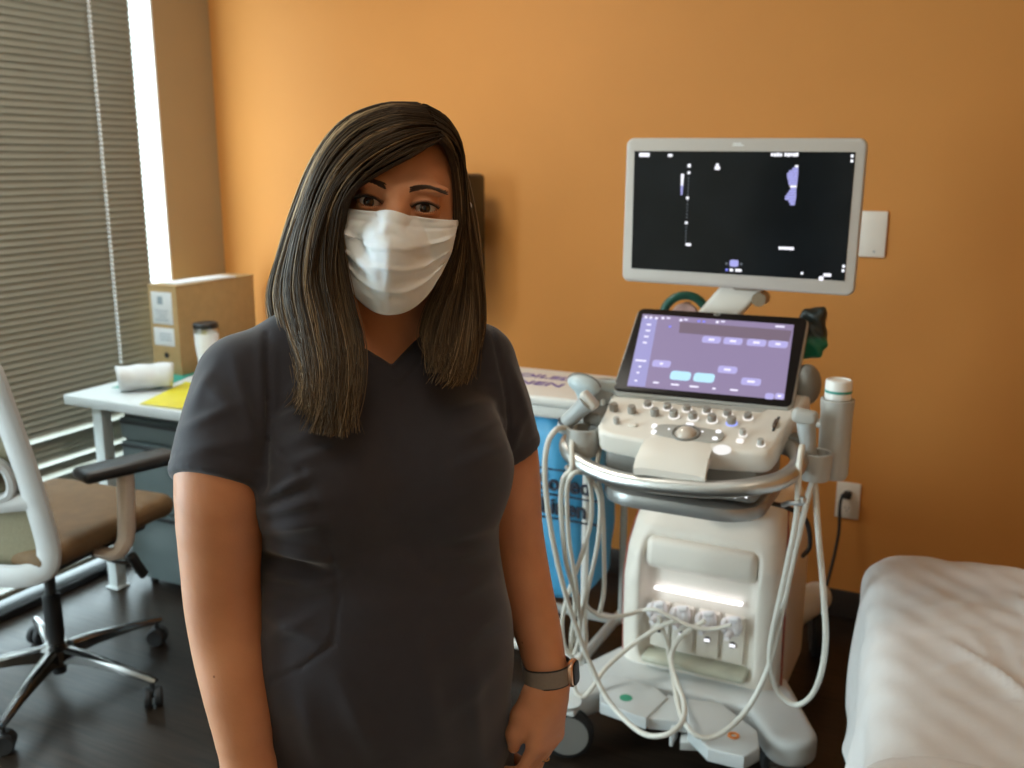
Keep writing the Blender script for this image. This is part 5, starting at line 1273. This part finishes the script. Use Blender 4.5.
for j in range(NV):
    w = j / (NV - 1)
    for i in range(NU):
        u = -1 + 2 * i / (NU - 1); au = abs(u)
        x, z = mask_xz(u, w)
        y = min(facey(x, z), FH[j, i] - .0045)
        # three pleats, open in the middle and stacked at the sides
        for c, a in ((.30, .0042), (.52, .0050), (.72, .0042)):
            dd = w - c - .035 * (1 - au ** 2) - .02 * sin(3 * u + c * 9)
            y -= 1.35 * a * (.30 + .70 * au ** 1.2) * (1 - max(0, au - .9) * 8) * (math.exp(-(dd / .035) ** 2) if dd < 0 else math.exp(-(dd / .010) ** 2))
        y += .0016 * sin(9 * u + 5 * w) * sin(7 * w - 2 * u)
        if w < .10: y -= .0010
        if abs(w - .105) < .012: y += .0012
        y = y + .004 * max(0, au - .93) / .07
        G[j, i] = hd_(x, y, z)
FSm = [(hd_(.004, -.118, -.03), hd_(-.008, -.112, -.085), .007, .0040), (hd_(-.02, -.105, -.06), hd_(-.055, -.08, -.035), .007, .0055), (hd_(-.015, -.108, -.078), hd_(-.05, -.08, -.058), .006, -.005), (hd_(.02, -.105, -.05), hd_(.055, -.08, -.056), .007, .005),
       (hd_(.01, -.11, -.088), hd_(.048, -.08, -.075), .005, .0028), (hd_(-.03, -.09, -.10), hd_(.02, -.095, -.108), .005, .003)]
V = G.reshape(-1, 3); Fq = [(i * NU + j, i * NU + j + 1, (i + 1) * NU + j + 1, (i + 1) * NU + j) for i in range(NV - 1) for j in range(NU - 1)]
V = folds(V, normals(V, np.array(Fq)), FSm)
mask = pobj('face_mask', MB().add(V, Fq), M_mask, ang=80)
mask.modifiers.new('thickness', 'SOLIDIFY').thickness = .0012
hm = MB()
Gm = V.reshape(NV, NU, 3)
for j in (3, 6):                                                           # dashed weld lines along the top hem
    for i in range(3, NU - 4, 2): a, c = Gm[j, i], Gm[j, i + 1]; hm.tube([a - HY_ * .0006, c - HY_ * .0006], .0004, 4)
pobj('weld_marks', hm, mat('mask_weld', (.60, .62, .66), .8), mask)
for s, i in ((-1, 0), (1, NU - 1)):
    a, c = Gm[2, i], Gm[int(NV * .80), i]
    pobj('ear_loop', MB().tube([a, hd_(s * .074, -.02, .006), hd_(s * .081, .018, .004), hd_(s * .080, .024, -.024), hd_(s * .073, -.01, -.055), c], .0014, 6, smooth=6), M_mask, mask)

# ------------------------------------------------------------------ hair
M_hair = bpy.data.materials.new('brown_hair'); M_hair.use_nodes = True; nt = M_hair.node_tree; b = nt.nodes['Principled BSDF']
at_ = nt.nodes.new('ShaderNodeAttribute'); at_.attribute_name = 'strand'; nt.links.new(at_.outputs['Color'], b.inputs['Base Color'])
b.inputs['Roughness'].default_value = .42; b.inputs['Specular IOR Level'].default_value = .22
GD = {   # locks from root to tip, (px, py, depth)
 'A0': [(437, 141, -.070), (418, 154, -.088), (388, 169, -.094), (363, 183, -.092), (347, 197, -.085), (340, 225, -.074), (341, 262, -.070), (346, 302, -.076), (356, 346, -.100), (354, 392, -.135), (344, 428, -.150)],
 'A1': [(436, 136, -.066), (412, 143, -.088), (384, 157, -.096), (358, 178, -.096), (341, 203, -.088), (334, 232, -.080), (331, 270, -.078), (336, 312, -.088), (340, 355, -.115), (336, 400, -.140), (330, 434, -.152)],
 'A2': [(434, 129, -.060), (405, 131, -.084), (370, 146, -.092), (343, 172, -.090), (326, 205, -.082), (317, 240, -.076), (314, 280, -.078), (322, 322, -.092), (328, 365, -.118), (326, 404, -.136), (320, 434, -.146)],
 'A3': [(431, 121, -.048), (398, 118, -.066), (360, 133, -.072), (331, 163, -.070), (313, 204, -.062), (302, 245, -.058), (298, 288, -.060), (306, 328, -.076), (314, 366, -.104), (314, 398, -.124), (309, 422, -.132)],
 'A4': [(426, 112, -.030), (390, 109, -.040), (351, 125, -.042), (322, 160, -.038), (303, 206, -.030), (289, 250, -.024), (281, 292, -.024), (288, 330, -.038), (298, 362, -.066), (302, 388, -.092), (300, 404, -.108)],
 'A5': [(420, 106, -.004), (384, 106, -.006), (344, 122, -.002), (315, 160, .008), (295, 210, .018), (280, 256, .024), (270, 294, .024), (274, 326, .012), (284, 352, -.014), (290, 372, -.040), (290, 384, -.056)],
 'A6': [(414, 106, .030), (378, 109, .040), (343, 130, .052), (316, 170, .062), (298, 218, .068), (284, 262, .070), (276, 296, .068), (277, 322, .060), (281, 340, .055), (283, 350, .05), (284, 356, .05)],
 'A7': [(410, 108, .060), (378, 118, .082), (350, 145, .096), (328, 188, .102), (314, 232, .100), (304, 270, .094), (300, 300, .088), (301, 322, .084), (302, 338, .08), (303, 348, .08), (303, 352, .08)],
 'B0': [(412, 110, .075), (402, 126, .104), (392, 155, .116), (388, 195, .118), (386, 235, .110), (386, 270, .100), (388, 300, .092), (390, 320, .09), (392, 335, .088), (392, 345, .088), (392, 348, .088)],
 'C6': [(416, 109, .062), (430, 122, .085), (444, 150, .098), (454, 190, .102), (460, 232, .098), (463, 270, .092), (464, 300, .088), (464, 320, .086), (463, 334, .085), (462, 344, .085), (462, 348, .085)],
 'C5': [(421, 107, .032), (441, 120, .048), (457, 150, .060), (466, 194, .066), (473, 238, .066), (478, 276, .064), (480, 308, .060), (479, 326, .056), (476, 340, .052), (473, 350, .05), (471, 355, .05)],
 'C4': [(426, 108, .002), (445, 120, .012), (458, 147, .018), (465, 190, .022), (472, 234, .024), (479, 274, .026), (481, 308, .022), (479, 332, .012), (473, 350, .0), (466, 362, -.012), (461, 369, -.02)],
 'C3': [(430, 114, -.026), (446, 125, -.022), (457, 147, -.016), (462, 184, -.008), (467, 226, -.004), (472, 268, -.002), (475, 304, -.006), (475, 332, -.020), (472, 356, -.038), (466, 374, -.054), (461, 386, -.062)],
 'C2': [(433, 122, -.046), (446, 132, -.044), (455, 150, -.038), (459, 182, -.026), (463, 222, -.016), (466, 260, -.010), (465, 296, -.014), (462, 326, -.034), (459, 352, -.058), (455, 370, -.080), (451, 382, -.090)],
 'C1': [(436, 132, -.060), (446, 140, -.058), (453, 154, -.050), (458, 184, -.042), (460, 220, -.038), (457, 252, -.036), (450, 282, -.034), (442, 310, -.038), (437, 338, -.052), (440, 360, -.074), (444, 374, -.086)],
 'C0': [(438, 140, -.068), (447, 148, -.062), (453, 162, -.052), (456, 188, -.042), (457, 220, -.036), (451, 250, -.046), (440, 280, -.044), (428, 308, -.030), (423, 330, -.028), (431, 346, -.050), (438, 356, -.062)],
}
LK = ['A0', 'A1', 'A2', 'A3', 'A4', 'A5', 'A6', 'A7', 'B0', 'C6', 'C5', 'C4', 'C3', 'C2', 'C1', 'C0']
GP = np.array([catmull([pl(*p) for p in GD[k]], 5) for k in LK])            # (guides, samples, 3)
ng, ns = GP.shape[:2]
def lock(t):
    """blend of neighbouring guide curves; t in 0..ng-1 (Catmull-Rom across the sheet)"""
    t = np.clip(t, 0, ng - 1.0001); i = np.floor(t).astype(int); f = (t - i)[:, None, None]
    a, b_, c, d = (GP[np.clip(i + q, 0, ng - 1)] for q in (-1, 0, 1, 2))
    return .5 * (2 * b_ + (c - a) * f + (2 * a - 5 * b_ + 4 * c - d) * f * f + (3 * b_ - a - 3 * c + d) * f ** 3)
# under-layer: a closed sheet just inside the strands
tt = np.linspace(0, ng - 1, 120); S_ = lock(tt); cen = np.array(hd_(0, .012, .0))
axis = np.stack([np.interp(S_[:, :, 2], [1.2, 1.40, 1.62], [-.165, -.142, -.118]), np.interp(S_[:, :, 2], [1.2, 1.40, 1.62], [-.03, .01, .02]), S_[:, :, 2]], 2)
und = S_ + (axis - S_) * .055
und = und[:, :int(ns * .90)]
def hair_sheet(nm, G, shade):
    V = G.reshape(-1, 3); a, c = G.shape[:2]
    I, J = np.meshgrid(np.arange(a - 1), np.arange(c - 1), indexing='ij'); b0_ = (I * c + J).ravel()
    Q = np.stack([b0_, b0_ + c, b0_ + c + 1, b0_ + 1], 1)
    return V, Q
Vs, Qs = hair_sheet('under', und, 0); cols = [np.tile((.034, .022, .013, 1), (len(Vs), 1))]; VV = [Vs]; QQ = [Qs]; off = len(Vs)
NS = 6000
tr = np.concatenate([RNG.uniform(0, ng - 1, int(NS * .55)), RNG.uniform(0, 6.2, int(NS * .25)), RNG.uniform(11.5, ng - 1, NS - int(NS * .55) - int(NS * .25))])
# gather into locks
nl = 110; lc = np.sort(RNG.uniform(0, ng - 1, nl)); near = np.array([lc[np.argmin(np.abs(lc - x))] for x in tr])
sp = np.linspace(0, 1, ns); P0 = lock(tr); P1 = lock(near)
cl = (.75 * np.clip((sp - .25) / .6, 0, 1) ** 1.1)[None, :, None]
P = P0 * (1 - cl) + P1 * cl
outd = P - (np.stack([np.interp(P[:, :, 2], [1.2, 1.40, 1.62], [-.165, -.142, -.118]), np.interp(P[:, :, 2], [1.2, 1.40, 1.62], [-.03, .01, .02]), np.minimum(P[:, :, 2], 1.55)], 2))
outd /= np.linalg.norm(outd, axis=2)[:, :, None] + 1e-9
depth = RNG.uniform(-.006, .004, NS)[:, None]; amp = (np.clip((sp - .3) / .7, 0, 1) ** 1.3)[None, :]
lockrand = {x: RNG.normal(0, 1, 6) for x in lc}
LR = np.array([lockrand[x] for x in near])
side = np.cross(outd, UP[None, None, :])
wob = (LR[:, 0:1] * .0060 * np.sin(sp[None, :] * 7 + LR[:, 1:2] * 3) + RNG.normal(0, .0065, NS)[:, None] * amp + RNG.normal(0, .011, NS)[:, None] * np.clip((sp - .78) / .22, 0, 1)[None, :] ** 1.5)
P = P + outd * (depth + LR[:, 2:3] * .0022 * amp + .0018 * np.sin(sp * 9 + LR[:, 3:4] * 4) * amp + RNG.normal(0, .0025, NS)[:, None] * amp)[:, :, None] + side * wob[:, :, None]
ln_ = np.clip(RNG.normal(.91, .085, NS) + LR[:, 4] * .06 - np.clip(RNG.normal(-.05, .12, NS), 0, .3), .50, 1.04)                # layered lengths
idx = np.clip(sp[None, :] * ln_[:, None], 0, 1) * (ns - 1); i0 = np.clip(np.floor(idx).astype(int), 0, ns - 2); fr = (idx - i0)[:, :, None]
P = np.take_along_axis(P, i0[:, :, None].repeat(3, 2), 1) * (1 - fr) + np.take_along_axis(P, (i0 + 1)[:, :, None].repeat(3, 2), 1) * fr
P = P[:, ::2]; m_ = P.shape[1]
T = np.gradient(P, axis=1); T /= np.linalg.norm(T, axis=2)[:, :, None] + 1e-9
o2 = np.zeros_like(P); o2[:] = outd[:, ::2][:, :m_]; o2 -= T * (o2 * T).sum(2)[:, :, None]; o2 /= np.linalg.norm(o2, axis=2)[:, :, None] + 1e-9
w2 = np.cross(T, o2)
rad = (RNG.uniform(.00045, .00085, NS)[:, None] * (1 - .55 * np.linspace(0, 1, m_)[None, :] ** 3))[:, :, None]
ringv = [P + o2 * rad * .8, P + (w2 * .9 - o2 * .4) * rad, P + (-w2 * .9 - o2 * .4) * rad]
RV = np.stack(ringv, 2).reshape(-1, 3)                                                # strand, sample, 3
bi = (np.arange(NS)[:, None] * m_ + np.arange(m_ - 1)[None, :]).ravel() * 3
SQ = np.concatenate([np.stack([bi + k, bi + (k + 1) % 3, bi + 3 + (k + 1) % 3, bi + 3 + k], 1) for k in range(3)])
# strand colour: dark brown with fine lighter streaks that start below the roots
base_c = np.array([.036, .022, .012]); light = np.array([.42, .285, .155])
streak = np.clip((LR[:, 5] - .40) * .6, 0, .75) + np.clip(RNG.normal(0, .12, NS), -.05, .35)
sv = np.linspace(0, 1, m_)[None, :]; k_ = np.clip(streak[:, None] * np.clip((sv - .02) / .18, 0, 1) + .16 * np.clip((sv - .55) / .45, 0, 1), 0, .9)
sc_ = base_c * (1 - k_[:, :, None]) + light * k_[:, :, None]; sc_ = sc_ * RNG.uniform(.7, 1.25, NS)[:, None, None]
sc_ = np.concatenate([sc_, np.ones_like(sc_[:, :, :1])], 2); SC = np.repeat(sc_.reshape(-1, 4), 3, 0)
VV.append(RV); QQ.append(SQ + off); cols.append(SC)
Vh = np.concatenate(VV); Qh = np.concatenate(QQ); Ch = np.concatenate(cols)
mh_ = mesh_np('hair', Vh, Qh, quad=True)
ca_ = mh_.color_attributes.new('strand', 'FLOAT_COLOR', 'POINT'); ca_.data.foreach_set('color', Ch.astype(np.float32).ravel())
hair = link('hair', mh_, M_hair, person, ang=None, local=True)
hair['label'] = 'long straight brown hair with lighter streaks, side parted'

# ------------------------------------------------------------------ wrist watch and ring on her left hand
wd = ARM_L[5] - ARM_L[4]; wd /= np.linalg.norm(wd); wc = ARM_L[5] - wd * .024; wd = wd * .35 + np.array((.0, .10, -1.0)) * .65; wd /= np.linalg.norm(wd)
ex_ = np.array((.94, -.34, 0)); ex_ -= wd * (ex_ @ wd); ex_ /= np.linalg.norm(ex_); ey_ = np.cross(wd, ex_)
M_strap = mat('grey_sport_band', (.20, .17, .145), .7, var=.06, vscale=200, bump=.1, bscale=800)
_q = BODYV - wc; _q = _q[(np.abs(_q @ wd) < .009) & (np.linalg.norm(_q, axis=1) < .055)]; _a = np.arctan2(_q @ ey_, _q @ ex_); _r = np.hypot(_q @ ex_, _q @ ey_)
_t = np.linspace(-pi, pi, 33); _m = np.array([np.quantile(_r[np.abs((_a - t + pi) % (2 * pi) - pi) < .25], .82) for t in _t])
def wrad(t): return float(np.interp((t + pi) % (2 * pi) - pi, _t, _m))
Gs = []
for t in np.linspace(0, 2 * pi, 40, endpoint=False):
    d = ex_ * cos(t) + ey_ * sin(t); r = wrad(t) + .0014
    Gs.append([wc + d * (r - .001) - wd * .0125, wc + d * (r + .0016) - wd * .0115, wc + d * (r + .0016) + wd * .0115, wc + d * (r - .001) + wd * .0125])
Gs.append(Gs[0])
watch = pobj('wrist_watch', MB().grid(np.array(Gs)), M_strap, label='grey band smart watch')
for sg in (-1, 1): pobj('band_edge', MB().tube([wc + (ex_ * cos(t) + ey_ * sin(t)) * (wrad(t) + .0018) + wd * .0125 * sg for t in np.linspace(0, 2 * pi, 36, endpoint=False)], .0013, 6, closed=True), M_black, watch)
cc = wc + ex_ * (wrad(0) + .004); Mw = frame3(cc, np.cross(ex_, wd) * -1, wd)
pobj('watch_case', MB().prism(rrect(.030, .036, .009, 6), .0095, Mw @ Matrix.Translation((0, 0, -.004)), r=.003, seg=3), mat('rose_gold_case', (.75, .50, .38), .25, .9), watch)
pobj('watch_glass', MB().prism(rrect(.026, .032, .008, 6), .0022, Mw @ Matrix.Translation((0, 0, .0050)), r=.001, seg=2), M_bezel if 'M_bezel' in globals() else M_black, watch)
f2 = HTIPS_L[2]; rc = f2[0] * .45 + f2[1] * .55; rdv = (f2[1] - f2[0]) / np.linalg.norm(f2[1] - f2[0])
ra = np.cross(rdv, (1, 0, .2)); ra /= np.linalg.norm(ra); rb = np.cross(rdv, ra)
pobj('ring', MB().tube([rc + (ra * cos(t) + rb * sin(t)) * .0112 for t in np.linspace(0, 2 * pi, 24, endpoint=False)], .0013, 6, closed=True), M_chrome)
# finger nails of the hand in view
nl_ = MB()
for ch_ in HTIPS_L + [TH_L]:
    a, c = np.array(ch_[-2]), np.array(ch_[-1]); d = (c - a) / np.linalg.norm(c - a); bk = np.array((.35, -1, .1)); bk = bk - d * (bk @ d); bk /= np.linalg.norm(bk)
    nl_.ball(c - d * .001 + bk * .0062, (.0048, .0065, .0014), 12, M=Matrix((Vector(np.cross(d, bk)), Vector(d), Vector(bk))).transposed())
pobj('finger_nails', nl_, mat('nail', (.55, .32, .24), .3))
# ------------------------------------------------------------------ camera and picture settings
cam = bpy.data.cameras.new('camera'); camo = bpy.data.objects.new('camera', cam); COL.objects.link(camo)
camo.location = (0, 0, EYE); camo.rotation_euler = (pi / 2 - PITCH, 0, HEAD)
cam.sensor_width = 36.0; cam.lens = FOC * 36 / 1024; cam.clip_start = 0.05
cam.dof.use_dof = True; cam.dof.focus_distance = 1.19; cam.dof.aperture_fstop = 6.0
sc = bpy.context.scene; sc.camera = camo
sc.view_settings.view_transform = 'Standard'; sc.view_settings.look = 'None'; sc.view_settings.gamma = 1.0
sc.view_settings.use_curve_mapping = False; sc.view_settings.exposure = EXPOSURE
sc.cycles.use_denoising = True
